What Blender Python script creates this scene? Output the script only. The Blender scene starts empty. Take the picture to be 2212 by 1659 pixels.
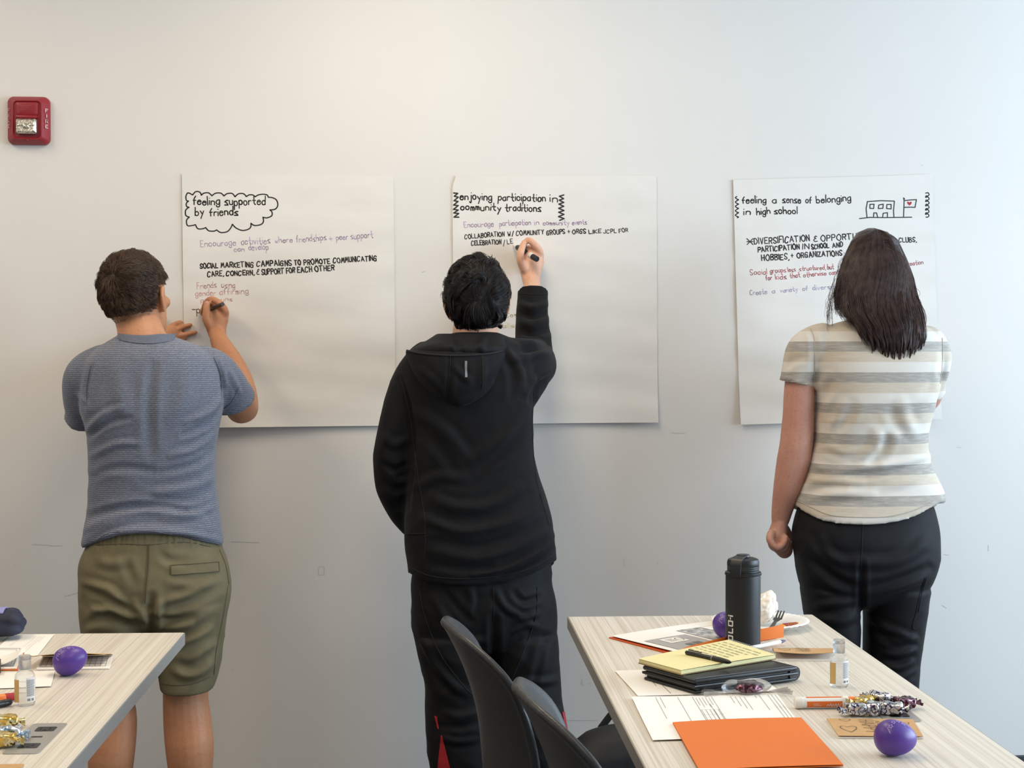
import bpy, bmesh, math, random
import numpy as np
from mathutils import Vector, Matrix, noise as mnoise
from mathutils.bvhtree import BVHTree

random.seed(7)
rng = np.random.default_rng(7)
SC = bpy.context.scene
COL = SC.collection

# ------------------------------------------------------------------ camera
FPX, FW, FH = 3324.0, 2212.0, 1659.0
CAM = Vector((0.0, -4.72, 1.39))
cam_data = bpy.data.cameras.new('camera')
cam_data.sensor_width = 36.0
cam_data.lens = FPX / FW * 36.0
cam_data.clip_start = 0.05
cam = bpy.data.objects.new('camera', cam_data)
COL.objects.link(cam)
cam.location = CAM
cam.rotation_euler = (math.radians(90 - 1.30), 0, math.radians(-5.0))
SC.camera = cam
ROT = cam.rotation_euler.to_matrix()

# ------------------------------------------------------------------ view, world, lights
SC.view_settings.view_transform = 'Standard'
SC.view_settings.look = 'None'
SC.view_settings.gamma = 1.0
SC.view_settings.use_curve_mapping = False
SC.view_settings.exposure = 0.0
world = bpy.data.worlds.new('world')
SC.world = world
world.use_nodes = True
bg = world.node_tree.nodes['Background']
bg.inputs[0].default_value = (0.82, 0.90, 1.0, 1)
bg.inputs[1].default_value = 0.40


def area_light(name, loc, rot, size, power, color):
    l = bpy.data.lights.new(name, 'AREA')
    l.shape = 'RECTANGLE'
    l.size, l.size_y = size
    l.energy = power
    l.color = color
    o = bpy.data.objects.new(name, l)
    o.location = loc
    o.rotation_euler = rot
    COL.objects.link(o)
    return o


WARM = (1.0, 0.85, 0.66)
for lx in (-1.9, 0.1):
    for ly, pw in ((-1.25, 22.5), (-3.2, 13)):
        area_light('ceiling_light', (lx, ly, 2.86), (0, 0, 0), (0.6, 1.2), pw, WARM)
area_light('window_daylight', (4.55, -2.3, 1.66), (0, math.radians(90), 0), (1.7, 3.9), 250, (0.66, 0.83, 1.0))


# ------------------------------------------------------------------ projection helpers (photo pixel -> place in the room)
def ray(px, py):
    d = ROT @ Vector(((px - FW / 2) / FPX, -(py - FH / 2) / FPX, -1.0))
    return d


def P(px, py, Y):
    d = ray(px, py)
    return CAM + d * ((Y - CAM.y) / d.y)


def T(px, py, Z=0.74):
    d = ray(px, py)
    return CAM + d * ((Z - CAM.z) / d.z)


RINV = np.array(ROT.transposed())


def to_px(V):
    q = (np.asarray(V) - np.array(CAM)) @ RINV.T
    return np.stack([FW / 2 + FPX * q[:, 0] / -q[:, 2], FH / 2 - FPX * q[:, 1] / -q[:, 2]], 1)


# ------------------------------------------------------------------ materials
def lin(c):
    return c / 12.92 if c <= 0.04045 else ((c + 0.055) / 1.055) ** 2.4


def rgb(h):
    if isinstance(h, str):
        h = h.lstrip('#')
        return tuple(lin(int(h[i:i + 2], 16) / 255) for i in (0, 2, 4)) + (1,)
    return tuple(h) + ((1,) if len(h) == 3 else ())


class NT:
    def __init__(s, name):
        s.m = bpy.data.materials.new(name)
        s.m.use_nodes = True
        s.t = s.m.node_tree
        s.b = s.t.nodes['Principled BSDF']
        s.out = s.t.nodes['Material Output']

    def n(s, kind, **kw):
        x = s.t.nodes.new(kind)
        for k, v in kw.items():
            setattr(x, k, v)
        return x

    def l(s, a, b):
        s.t.links.new(a, b)

    def coords(s, scale=(1, 1, 1), rot=(0, 0, 0), kind='Object'):
        tc = s.n('ShaderNodeTexCoord')
        mp = s.n('ShaderNodeMapping')
        mp.inputs['Scale'].default_value = scale
        mp.inputs['Rotation'].default_value = rot
        s.l(tc.outputs[kind], mp.inputs[0])
        return mp.outputs[0]

    def noise(s, vec, scale=5, detail=3, rough=0.5, dist=0):
        x = s.n('ShaderNodeTexNoise')
        x.inputs['Scale'].default_value = scale
        x.inputs['Detail'].default_value = detail
        x.inputs['Roughness'].default_value = rough
        x.inputs['Distortion'].default_value = dist
        s.l(vec, x.inputs['Vector'])
        return x.outputs[0]

    def ramp(s, fac, stops, interp='LINEAR'):
        r = s.n('ShaderNodeValToRGB')
        r.color_ramp.interpolation = interp
        e = r.color_ramp.elements
        while len(e) < len(stops):
            e.new(0.5)
        for i, (p, c) in enumerate(stops):
            e[i].position = p
            e[i].color = rgb(c)
        s.l(fac, r.inputs[0])
        return r.outputs[0]

    def mix(s, fac, a, b, blend='MIX'):
        m = s.n('ShaderNodeMix', data_type='RGBA', blend_type=blend)
        if isinstance(fac, float):
            m.inputs[0].default_value = fac
        else:
            s.l(fac, m.inputs[0])
        for i, v in ((6, a), (7, b)):
            if hasattr(v, 'is_output'):
                s.l(v, m.inputs[i])
            else:
                m.inputs[i].default_value = rgb(v)
        return m.outputs[2]

    def bump(s, h, strength=0.3, dist=0.002):
        b = s.n('ShaderNodeBump')
        b.inputs['Strength'].default_value = strength
        b.inputs['Distance'].default_value = dist
        s.l(h, b.inputs['Height'])
        s.l(b.outputs[0], s.b.inputs['Normal'])

    def base(s, v):
        s.l(v, s.b.inputs['Base Color'])


def mat(name, col, rough=0.5, metal=0.0, var=None, vscale=30, vstretch=(1, 1, 1), bump=0, bscale=200, bdist=0.001, spec=None, sss=0, coat=0):
    """plain procedural paint / plastic / cloth; var = second colour mixed by noise"""
    t = NT(name)
    t.b.inputs['Roughness'].default_value = rough
    t.b.inputs['Metallic'].default_value = metal
    t.b.inputs['Base Color'].default_value = rgb(col)
    if spec is not None:
        t.b.inputs['Specular IOR Level'].default_value = spec
    if coat:
        t.b.inputs['Coat Weight'].default_value = coat
    if sss:
        t.b.inputs['Subsurface Weight'].default_value = sss
        t.b.inputs['Subsurface Radius'].default_value = (0.012, 0.005, 0.003)
        t.b.inputs['Subsurface Scale'].default_value = 0.6
    if var or bump:
        v = t.coords(vstretch)
        if var:
            f = t.noise(v, vscale, 4)
            t.base(t.ramp(f, [(0.3, col), (0.7, var)]))
        if bump:
            t.bump(t.noise(v, bscale, 3), bump, bdist)
    return t.m


M = {}


def setup_materials():
    t = NT('wall_paint')
    v = t.coords()
    t.base(t.ramp(t.noise(v, 1.6, 4), [(0.3, '#dcd8d2'), (0.7, '#dfdbd6')]))
    t.b.inputs['Roughness'].default_value = 0.62
    t.bump(t.noise(v, 160, 3), 0.08, 0.0008)
    M['wall'] = t.m
    M['ceiling'] = mat('ceiling_tile', '#e4e1da', 0.9, bump=0.2, bscale=120)
    M['floor'] = mat('carpet', '#6d6a68', 0.95, var='#5c5a5a', vscale=220, bump=0.4, bscale=400)
    M['baseboard'] = mat('dark_rubber', '#2f3338', 0.6)
    # flip-chart paper
    t = NT('paper')
    v = t.coords((1, 1, 2.5))
    t.base(t.ramp(t.noise(v, 6, 3), [(0.3, '#dedad3'), (0.7, '#e3dfd9')]))
    t.b.inputs['Roughness'].default_value = 0.75
    t.bump(t.noise(v, 9, 3), 0.25, 0.004)
    M['paper'] = t.m
    M['sheet'] = mat('white_paper', '#efeae2', 0.7)
    M['black_ink'] = mat('black_ink', '#24211f', 0.6)
    M['gray_ink'] = mat('gray_ink', '#6d6a68', 0.7)
    M['purple_ink'] = mat('purple_ink', '#b59cbc', 0.7)
    M['pink_ink'] = mat('pink_ink', '#d6a8a6', 0.7)
    M['red_ink'] = mat('red_ink', '#bd656b', 0.7)
    M['lilac_ink'] = mat('lilac_ink', '#b9afc8', 0.7)
    M['yellow_ink'] = mat('yellow_ink', '#d9d2a2', 0.7)
    M['heart_red'] = mat('heart_red', '#a81e22', 0.6)
    # skin
    def skin(name, a, b, c):
        t = NT(name)
        v = t.coords()
        f = t.noise(v, 9, 5, 0.6)
        f2 = t.noise(v, 140, 3)
        c1 = t.ramp(f, [(0.3, a), (0.65, b)])
        t.base(t.mix(t.ramp(f2, [(0.52, (0, 0, 0)), (0.75, (0.5, 0.5, 0.5))]), c1, c))
        t.b.inputs['Roughness'].default_value = 0.5
        t.b.inputs['Specular IOR Level'].default_value = 0.35
        t.b.inputs['Subsurface Weight'].default_value = 0.12
        t.b.inputs['Subsurface Radius'].default_value = (0.012, 0.005, 0.003)
        t.b.inputs['Subsurface Scale'].default_value = 0.5
        t.bump(t.noise(v, 260, 3), 0.15, 0.001)
        return t.m
    M['skin_tan'] = skin('tan_skin', '#c08a66', '#b47c5a', '#a66c4c')
    M['skin_fair'] = skin('fair_skin', '#dcae92', '#d3a085', '#c68d75')
    M['skin_rose'] = skin('rosy_skin', '#c79581', '#ba8472', '#a96f62')
    M['lips'] = mat('lips', '#b06a5e', 0.45)
    M['eye_white'] = mat('eye_white', '#e9e6e0', 0.25)
    M['iris'] = mat('iris', '#3a2a20', 0.2)
    M['nail'] = mat('fingernail', '#c99484', 0.3)

    def hair(name, a, b, rough=0.42):
        t = NT(name)
        v = t.coords()
        t.base(t.ramp(t.noise(v, 60, 4), [(0.3, a), (0.7, b)]))
        t.b.inputs['Roughness'].default_value = rough
        t.b.inputs['Specular IOR Level'].default_value = 0.35
        return t.m
    M['hair_brown'] = hair('brown_hair', '#39291f', '#5a4331')
    M['hair_black'] = hair('black_hair', '#1a1616', '#2c2626', 0.36)
    M['hair_long'] = hair('dark_brown_hair', '#2e201e', '#4d3833', 0.40)
    # blue heather tee: fine horizontal ribs
    t = NT('heather_blue_knit')
    v = t.coords((1, 1, 1))
    w = t.n('ShaderNodeTexWave', wave_type='BANDS', bands_direction='Z')
    w.inputs['Scale'].default_value = 58
    w.inputs['Distortion'].default_value = 2.2
    w.inputs['Detail'].default_value = 2
    w.inputs['Detail Scale'].default_value = 3.0
    t.l(v, w.inputs['Vector'])
    n1 = t.noise(t.coords((160, 160, 420)), 1.0, 3, 0.7)
    c0 = t.ramp(w.outputs['Fac'], [(0.10, '#4f5361'), (0.60, '#7b808e')])
    c1 = t.mix(t.ramp(n1, [(0.40, (0, 0, 0)), (0.62, (0.8, 0.8, 0.8))]), c0, '#5b5f6c')
    t.base(c1)
    t.b.inputs['Roughness'].default_value = 0.9
    t.b.inputs['Sheen Weight'].default_value = 0.15
    t.bump(w.outputs['Fac'], 0.22, 0.0010)
    M['tee_blue'] = t.m
    M['tee_blue_trim'] = mat('blue_knit_trim', '#686d7b', 0.9, var='#565b69', vscale=400)
    # olive shorts
    t = NT('olive_cotton')
    v = t.coords()
    t.base(t.ramp(t.noise(v, 14, 5, 0.6), [(0.3, '#645b42'), (0.7, '#756b4f')]))
    t.b.inputs['Roughness'].default_value = 0.85
    t.bump(t.noise(t.coords((1, 1, 1)), 420, 2), 0.25, 0.0006)
    M['olive'] = t.m
    M['olive_seam'] = mat('olive_stitching', '#5b523b', 0.9)
    # black clothing
    def cloth(name, a, b, rough, sheen=0.0, bs=60):
        t = NT(name)
        v = t.coords()
        t.base(t.ramp(t.noise(v, 30, 4), [(0.3, a), (0.7, b)]))
        t.b.inputs['Roughness'].default_value = rough
        t.b.inputs['Specular IOR Level'].default_value = 0.2
        t.b.inputs['Sheen Weight'].default_value = sheen
        t.bump(t.noise(v, bs, 4), 0.2, 0.002 if bs < 100 else 0.0005)
        return t.m
    M['jacket'] = cloth('black_fleece', '#0e0e10', '#131315', 0.85, 0.03)
    M['jacket_dark'] = cloth('black_fleece_inside', '#0b0b0d', '#101012', 0.7)
    M['track'] = cloth('black_nylon', '#0b0b0c', '#101012', 0.68, 0.0, 40)
    M['slacks'] = cloth('black_stretch_twill', '#0e0e11', '#131317', 0.66, 0.02, 300)
    M['seam_black'] = mat('black_seam', '#060607', 0.8)
    M['red_panel'] = mat('red_mesh', '#a01622', 0.7)
    M['reflective'] = mat('grey_reflective_tape', '#6f6f70', 0.5)
    M['shoe'] = mat('shoe_leather', '#2b2826', 0.6)
    # striped tee
    t = NT('striped_jersey')
    v = t.coords()
    sep = t.n('ShaderNodeSeparateXYZ')
    t.l(v, sep.inputs[0])
    m1 = t.n('ShaderNodeMath', operation='MULTIPLY_ADD')
    t.l(sep.outputs['Z'], m1.inputs[0])
    m1.inputs[1].default_value = 1 / 0.0862
    m1.inputs[2].default_value = STRIPE_PHASE
    m2 = t.n('ShaderNodeMath', operation='FRACT')
    t.l(m1.outputs[0], m2.inputs[0])
    band = t.ramp(m2.outputs[0], [(0.0, '#c2b5a3'), (0.333, '#9c968e'), (0.666, '#d2cbc1')], 'CONSTANT')
    slub = t.noise(t.coords((25, 25, 260), (0, 0.18, 0)), 1.0, 3, 0.6)
    t.base(t.mix(t.ramp(slub, [(0.44, (0, 0, 0)), (0.72, (0.35, 0.35, 0.35))]), band, '#d8d1c7'))
    t.b.inputs['Roughness'].default_value = 0.9
    t.bump(slub, 0.2, 0.001)
    M['striped'] = t.m
    M['striped_trim'] = mat('jersey_trim', '#a39b90', 0.9, var='#b9b0a3', vscale=300)
    # table laminate
    t = NT('woodgrain_laminate')
    f = t.noise(t.coords((250, 0.9, 1)), 1.0, 4, 0.7)
    f2 = t.noise(t.coords((75, 0.45, 1)), 1.0, 3, 0.6)
    c = t.ramp(f, [(0.34, '#bdb1a1'), (0.48, '#d6ccbd'), (0.64, '#e2dacd')])
    t.base(t.mix(t.ramp(f2, [(0.45, (0, 0, 0)), (0.7, (0.5, 0.5, 0.5))]), c, '#c6bbab'))
    t.b.inputs['Roughness'].default_value = 0.42
    M['laminate'] = t.m
    M['edge'] = mat('grey_edge_band', '#8f8a84', 0.5)
    M['steel'] = mat('grey_metal', '#8f9092', 0.4, 0.6)
    M['panel'] = mat('silver_plate', '#a5a19b', 0.38, 0.35)
    M['socket'] = mat('black_socket', '#1c1a19', 0.4)
    M['socket_slot'] = mat('socket_slot', '#050505', 0.6)
    M['shell'] = mat('charcoal_plastic', '#1f2022', 0.42, bump=0.06, bscale=500)
    M['leg'] = mat('black_metal', '#1d1d1f', 0.4, 0.5)
    M['bag'] = mat('black_nylon_bag', '#141416', 0.65, var='#1c1c20', vscale=60, bump=0.3, bscale=90)
    M['bottle_black'] = mat('matte_black_powder_coat', '#0d0e10', 0.5, bump=0.1, bscale=900)
    M['lid_black'] = mat('black_plastic', '#131416', 0.45)
    M['white_print'] = mat('white_print', '#d9d7d3', 0.5)
    M['egg'] = mat('purple_plastic', '#4f2f86', 0.38, var='#553590', vscale=8)
    M['egg_print'] = mat('lilac_print', '#9a83c4', 0.5)
    M['yellow_pad'] = mat('yellow_paper', '#e4d89f', 0.7)
    M['pad_back'] = mat('cardboard_back', '#8a744f', 0.8)
    M['leather'] = mat('black_leather', '#111114', 0.4, bump=0.25, bscale=350)
    M['orange'] = mat('orange_card', '#da6d19', 0.6, var='#dc701d', vscale=8)
    M['orange_dark'] = mat('orange_card_edge', '#c9531a', 0.6)
    M['kraft'] = mat('kraft_card', '#c49a68', 0.75, var='#bb915f', vscale=60)
    M['kraft_print'] = mat('brown_print', '#54402c', 0.7)
    M['foam'] = mat('white_foam', '#ece8e2', 0.5)
    M['napkin'] = mat('white_tissue', '#ece2d3', 0.85)
    M['wrapper_red'] = mat('red_wrapper', '#96282e', 0.3)
    M['wrapper_yellow'] = mat('yellow_wrapper', '#d9b02c', 0.3)
    M['fork'] = mat('black_fork_plastic', '#2b2724', 0.35)
    M['print_gray'] = mat('grey_toner', '#a9a6a4', 0.7)
    M['print_photo'] = mat('photo_toner', '#5f5d5c', 0.7, var='#c6c3c0', vscale=70)
    M['white_plastic'] = mat('white_plastic', '#e9e3da', 0.35)
    M['orange_plastic'] = mat('orange_plastic', '#ef7a2c', 0.35)
    M['orange_label'] = mat('orange_label', '#dd6a22', 0.4)
    M['navy'] = mat('navy_plastic', '#2a2c57', 0.4)
    M['brown_pen'] = mat('dark_brown_barrel', '#2a1a12', 0.35)
    M['marker_black'] = mat('black_barrel', '#161517', 0.35)
    M['fire_red'] = mat('fire_red_plastic', '#8e1a26', 0.42)
    M['fire_red_dark'] = mat('fire_red_recess', '#741420', 0.5)
    M['fire_text'] = mat('pink_white_lettering', '#d9a6a4', 0.5)
    M['wire'] = mat('spiral_wire', '#8b8a86', 0.35, 0.7)
    M['navy_cloth'] = mat('navy_cloth', '#181b2e', 0.7, var='#23273d', vscale=40, bump=0.3, bscale=120)
    M['stripe_blue'] = mat('lavender_band', '#8f8bc0', 0.7)
    M['stripe_white'] = mat('cream_band', '#ded7cb', 0.7)
    M['chocolate'] = mat('brown_cover', '#4a3428', 0.55)
    M['scuff'] = mat('wall_scuff', '#c6c2bc', 0.7)
    M['scuff_light'] = mat('wall_patch', '#e6e2dc', 0.5)

    def foil(name, stops, scale=90, metal=0.85):
        t = NT(name)
        v = t.coords()
        t.base(t.ramp(t.noise(v, scale, 2), stops, 'CONSTANT'))
        t.b.inputs['Metallic'].default_value = metal
        t.b.inputs['Roughness'].default_value = 0.25
        return t.m
    M['foil_silver'] = foil('silver_foil', [(0, '#d9d6d4'), (0.47, '#46405e'), (0.54, '#cfcac8'), (0.66, '#3a2326')])
    M['foil_gold'] = foil('gold_foil', [(0, '#d8b460'), (0.5, '#e6d8a8'), (0.62, '#6b5326')])
    M['foil_blue'] = foil('silver_blue_foil', [(0, '#dfe3e8'), (0.5, '#8fb2cc'), (0.6, '#e8e6e2')])
    M['foil_plum'] = foil('plum_foil', [(0, '#3f2026'), (0.48, '#8e6a78'), (0.6, '#4a262c')])

    # clear plastic: mostly see-through with a glossy rim
    def clear(name, tint, amount, rough=0.05):
        t = NT(name)
        tr = t.n('ShaderNodeBsdfTransparent')
        tr.inputs[0].default_value = rgb(tint)
        gl = t.n('ShaderNodeBsdfGlass')
        gl.inputs['Color'].default_value = (0.96, 0.98, 1, 1)
        gl.inputs['Roughness'].default_value = rough
        gl.inputs['IOR'].default_value = 1.35
        mx = t.n('ShaderNodeMixShader')
        mx.inputs[0].default_value = amount
        t.l(tr.outputs[0], mx.inputs[1])
        t.l(gl.outputs[0], mx.inputs[2])
        t.l(mx.outputs[0], t.out.inputs['Surface'])
        return t.m
    M['clear'] = clear('clear_plastic', '#f4f5f6', 0.45)
    M['clear_cap'] = clear('frosted_plastic', '#e4e4e4', 0.6, 0.35)
    M['cellophane'] = clear('cellophane', '#f6f4f2', 0.35, 0.1)
    M['label_sheer'] = mat('white_label', '#e3dfdb', 0.5)
    M['label_reflection_tan'] = mat('tan_label_reflection', '#d2ab6c', 0.5)
    M['strobe'] = foil('strobe_reflector', [(0, '#c9c2b4'), (0.42, '#a39b8a'), (0.50, '#f4efe2'), (0.60, '#8a8272'), (0.66, '#d8d1c2')], 150, 0.8)


STRIPE_PHASE = 0.0
# ------------------------------------------------------------------ mesh helpers
class MB:
    def __init__(s):
        s.v = []
        s.f = []

    def add(s, verts, faces):
        o = len(s.v)
        s.v.extend([tuple(x) for x in verts])
        s.f.extend([tuple(i + o for i in f) for f in faces])
        return s

    def box(s, c, size, rot=None, bevel=0.0, seg=2):
        bm = bmesh.new()
        bmesh.ops.create_cube(bm, size=1.0)
        for v in bm.verts:
            v.co = Vector((v.co.x * size[0], v.co.y * size[1], v.co.z * size[2]))
        if bevel:
            bmesh.ops.bevel(bm, geom=bm.edges[:], offset=bevel, segments=seg, affect='EDGES', profile=0.5)
        m = rot.to_matrix() if hasattr(rot, 'to_matrix') else (rot if rot is not None else Matrix.Identity(3))
        bm.verts.index_update()
        s.add([m @ v.co + Vector(c) for v in bm.verts], [[v.index for v in f.verts] for f in bm.faces])
        bm.free()
        return s

    def loft(s, rings, cap=True):
        n = len(rings[0])
        o = len(s.v)
        for r in rings:
            s.v.extend([tuple(p) for p in r])
        for i in range(len(rings) - 1):
            for j in range(n):
                k = (j + 1) % n
                s.f.append((o + i * n + j, o + i * n + k, o + (i + 1) * n + k, o + (i + 1) * n + j))
        if cap:
            for i, rev in ((0, True), (len(rings) - 1, False)):
                c = np.mean(np.array([tuple(p) for p in rings[i]]), 0)
                ci = len(s.v)
                s.v.append(tuple(c))
                for j in range(n):
                    a, b = o + i * n + j, o + i * n + (j + 1) % n
                    s.f.append((b, a, ci) if rev else (a, b, ci))
        return s

    def tube(s, pts, rad, sides=16, flat=None, cap=True, round_ends=True, dense=1):
        pts = [Vector(p) for p in pts]
        rad = list(rad) if hasattr(rad, '__len__') else [rad] * len(pts)
        if dense > 1:
            arr = np.array([list(p) + [r] for p, r in zip(pts, rad)])
            arr = catmull(arr, dense)
            pts = [Vector(a[:3]) for a in arr]
            rad = [max(a[3], 1e-4) for a in arr]
        if round_ends:
            t0 = (pts[1] - pts[0]).normalized()
            t1 = (pts[-1] - pts[-2]).normalized()
            a = [(pts[0] - t0 * rad[0] * k, rad[0] * q) for k, q in ((0.98, 0.2), (0.8, 0.6), (0.45, 0.89))]
            b = [(pts[-1] + t1 * rad[-1] * k, rad[-1] * q) for k, q in ((0.45, 0.89), (0.8, 0.6), (0.98, 0.2))]
            if round_ends == 'start':
                b = []
            pts = [x[0] for x in a] + pts + [x[0] for x in b]
            rad = [x[1] for x in a] + rad + [x[1] for x in b]
        n = len(pts)
        rings = []
        up = None
        for i in range(n):
            t = (pts[min(i + 1, n - 1)] - pts[max(i - 1, 0)]).normalized()
            if up is None:
                up = Vector((0, 0, 1)) if abs(t.z) < 0.9 else Vector((0, 1, 0))
            sd = t.cross(up)
            if sd.length < 1e-5:
                sd = t.orthogonal()
            sd.normalize()
            up = sd.cross(t).normalized()
            ring = []
            for k in range(sides):
                a = 2 * math.pi * k / sides
                d = sd * math.cos(a) + up * math.sin(a)
                if flat:
                    ax, ratio = flat
                    ax = Vector(ax).normalized()
                    d = d - ax * d.dot(ax) * (1 - ratio)
                ring.append(pts[i] + d * rad[i])
            rings.append(ring)
        return s.loft(rings, cap)

    def lathe(s, prof, c=(0, 0, 0), seg=40, scale=(1, 1), cap=True):
        c = Vector(c)
        rings = []
        for r, z in prof:
            rings.append([c + Vector((r * scale[0] * math.cos(2 * math.pi * k / seg), r * scale[1] * math.sin(2 * math.pi * k / seg), z)) for k in range(seg)])
        return s.loft(rings, cap)

    def ellipsoid(s, c, r, mtx=None, seg=24, rings=14):
        c = Vector(c)
        R = []
        for i in range(rings + 1):
            th = math.pi * (0.02 + 0.96 * i / rings)
            R.append([Vector((r[0] * math.sin(th) * math.cos(2 * math.pi * k / seg), r[1] * math.sin(th) * math.sin(2 * math.pi * k / seg), -r[2] * math.cos(th))) for k in range(seg)])
        if mtx is not None:
            R = [[mtx @ p for p in q] for q in R]
        return s.loft([[c + p for p in q] for q in R])

    def grid(s, fn, nu, nv, thick=None):
        """fn(u,v) -> point; thick = vector: closed slab"""
        A = [[Vector(fn(i / nu, j / nv)) for i in range(nu + 1)] for j in range(nv + 1)]
        o = len(s.v)
        W = nu + 1
        for row in A:
            s.v.extend([tuple(p) for p in row])
        q = [(o + j * W + i, o + j * W + i + 1, o + (j + 1) * W + i + 1, o + (j + 1) * W + i) for j in range(nv) for i in range(nu)]
        s.f.extend(q)
        if thick is not None:
            o2 = len(s.v)
            for row in A:
                s.v.extend([tuple(p + Vector(thick)) for p in row])
            d = o2 - o
            s.f.extend([tuple(i + d for i in reversed(f)) for f in q])
            loop = [i for i in range(W)] + [j * W + nu for j in range(1, nv + 1)] + [nv * W + i for i in range(nu - 1, -1, -1)] + [j * W for j in range(nv - 1, 0, -1)]
            for a, b in zip(loop, loop[1:] + loop[:1]):
                s.f.append((o + b, o + a, o2 + a, o2 + b))
        return s

    def poly_prism(s, pts, z0, z1):
        """pts: list of (x,y)"""
        n = len(pts)
        o = len(s.v)
        s.v.extend([(p[0], p[1], z0) for p in pts] + [(p[0], p[1], z1) for p in pts])
        s.f.append(tuple(o + i for i in reversed(range(n))))
        s.f.append(tuple(o + n + i for i in range(n)))
        for i in range(n):
            j = (i + 1) % n
            s.f.append((o + i, o + j, o + n + j, o + n + i))
        return s

    def mesh(s, name='m', origin=(0, 0, 0)):
        me = bpy.data.meshes.new(name)
        o = Vector(origin)
        me.from_pydata([(x[0] - o.x, x[1] - o.y, x[2] - o.z) for x in s.v], [], s.f)
        me.update()
        return me


def catmull(A, k):
    A = np.asarray(A, float)
    out = []
    n = len(A)
    for i in range(n - 1):
        p0, p1, p2, p3 = A[max(i - 1, 0)], A[i], A[i + 1], A[min(i + 2, n - 1)]
        for j in range(k):
            t = j / k
            out.append(0.5 * (2 * p1 + (p2 - p0) * t + (2 * p0 - 5 * p1 + 4 * p2 - p3) * t * t + (3 * p1 - p0 - 3 * p2 + p3) * t ** 3))
    out.append(A[-1])
    return np.array(out)


def empty(name, loc, label=None, cat=None, group=None, rz=0.0):
    o = bpy.data.objects.new(name, None)
    o.empty_display_size = 0.05
    o.location = loc
    o.rotation_euler = (0, 0, rz)
    COL.objects.link(o)
    if label:
        tag(o, label, cat, group)
    return o


def tag(o, label, cat, group=None, kind=None):
    if label:
        o['label'] = label
    if cat:
        o['category'] = cat
    if group:
        o['group'] = group
    if kind:
        o['kind'] = kind
    return o


def obj(name, mb, m, parent=None, origin=None, sharp=40, smooth=True, label=None):
    """link one mesh object; origin defaults to the location of the topmost parent"""
    root = parent
    while root is not None and root.parent is not None:
        root = root.parent
    if origin is None:
        origin = root.location if (root is not None and not root.get('_local')) else (0, 0, 0)
    me = mb if isinstance(mb, bpy.types.Mesh) else mb.mesh(name, origin)
    if isinstance(mb, bpy.types.Mesh):
        me.name = name
        me.transform(Matrix.Translation(-Vector(origin)))
    o = bpy.data.objects.new(name, me)
    me.materials.clear()
    me.materials.append(M[m] if isinstance(m, str) else m)
    if smooth:
        me.polygons.foreach_set('use_smooth', [True] * len(me.polygons))
        if sharp < 180:
            me.set_sharp_from_angle(angle=math.radians(sharp))
    COL.objects.link(o)
    if parent is not None:
        o.parent = parent
    elif origin is not None:
        o.location = origin
    if label:
        o['label'] = label
    return o


def local_empty(name, label, cat, group=None):
    o = empty(name, (0, 0, 0), label, cat, group)
    o['_local'] = 1
    return o


def copy_tree(o, parent=None):
    c = o.copy()
    COL.objects.link(c)
    if parent is not None:
        c.parent = parent
    for ch in list(o.children):
        copy_tree(ch, c)
    return c


def remesh(mb, voxel, smooth=4, fac=0.5):
    me = mb.mesh('tmp')
    bm = bmesh.new()
    bm.from_mesh(me)
    bmesh.ops.recalc_face_normals(bm, faces=bm.faces[:])
    bm.to_mesh(me)
    bm.free()
    o = bpy.data.objects.new('tmp', me)
    COL.objects.link(o)
    r = o.modifiers.new('r', 'REMESH')
    r.mode = 'VOXEL'
    r.voxel_size = voxel
    r.adaptivity = 0
    if smooth:
        sm = o.modifiers.new('s', 'SMOOTH')
        sm.factor = fac
        sm.iterations = smooth
    dg = bpy.context.evaluated_depsgraph_get()
    out = bpy.data.meshes.new_from_object(o.evaluated_get(dg))
    bpy.data.objects.remove(o)
    bpy.data.meshes.remove(me)
    return out


def get_vn(me):
    n = len(me.vertices)
    V = np.empty(n * 3)
    N = np.empty(n * 3)
    me.vertices.foreach_get('co', V)
    me.vertices.foreach_get('normal', N)
    return V.reshape(-1, 3), N.reshape(-1, 3)


def set_v(me, V):
    me.vertices.foreach_set('co', np.ascontiguousarray(V, dtype=np.float32).ravel())
    me.update()


def vnoise(V, scale, seed=0, octaves=2):
    """cheap smooth noise: sum of rotated sines"""
    r = np.random.default_rng(seed)
    out = np.zeros(len(V))
    amp = 1.0
    for o in range(octaves):
        for k in range(5):
            d = r.normal(size=3)
            d /= np.linalg.norm(d)
            out += amp * np.sin(V @ (d * scale * (2 ** o) * (0.7 + 0.6 * r.random())) + r.random() * 6.28 + 1.5 * np.sin(V @ (r.normal(size=3) * scale * 0.4)))
        amp *= 0.5
    return out / 5.0


def fold(me, folds, back_only=True):
    """press soft creases into cloth: folds = (height in mm, width in px, [(px,py)...])"""
    V, N = get_vn(me)
    px = to_px(V)
    D = np.zeros(len(V))
    facing = np.clip(-N[:, 1] * 2.0, 0, 1) if back_only else np.ones(len(V))
    for amp, wd, pl in folds:
        pl = catmull(np.array(pl, float), 5)
        best = np.full(len(V), 1e9)
        tt = np.zeros(len(V))
        m = len(pl) - 1
        for i in range(m):
            a, b = pl[i], pl[i + 1]
            ab = b - a
            t = np.clip(((px - a) @ ab) / (ab @ ab + 1e-9), 0, 1)
            d = np.hypot(*(px - (a + t[:, None] * ab)).T)
            k = d < best
            best[k] = d[k]
            tt[k] = (i + t[k]) / m
        env = np.sin(np.pi * np.clip(tt * 0.86 + 0.07, 0, 1)) ** 0.7
        q = best / wd
        D += amp * 0.001 * env * (np.exp(-q * q) - 0.45 * np.exp(-((q - 1.7) / 0.8) ** 2))
    set_v(me, V + N * (D * facing)[:, None])
    return me


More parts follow.
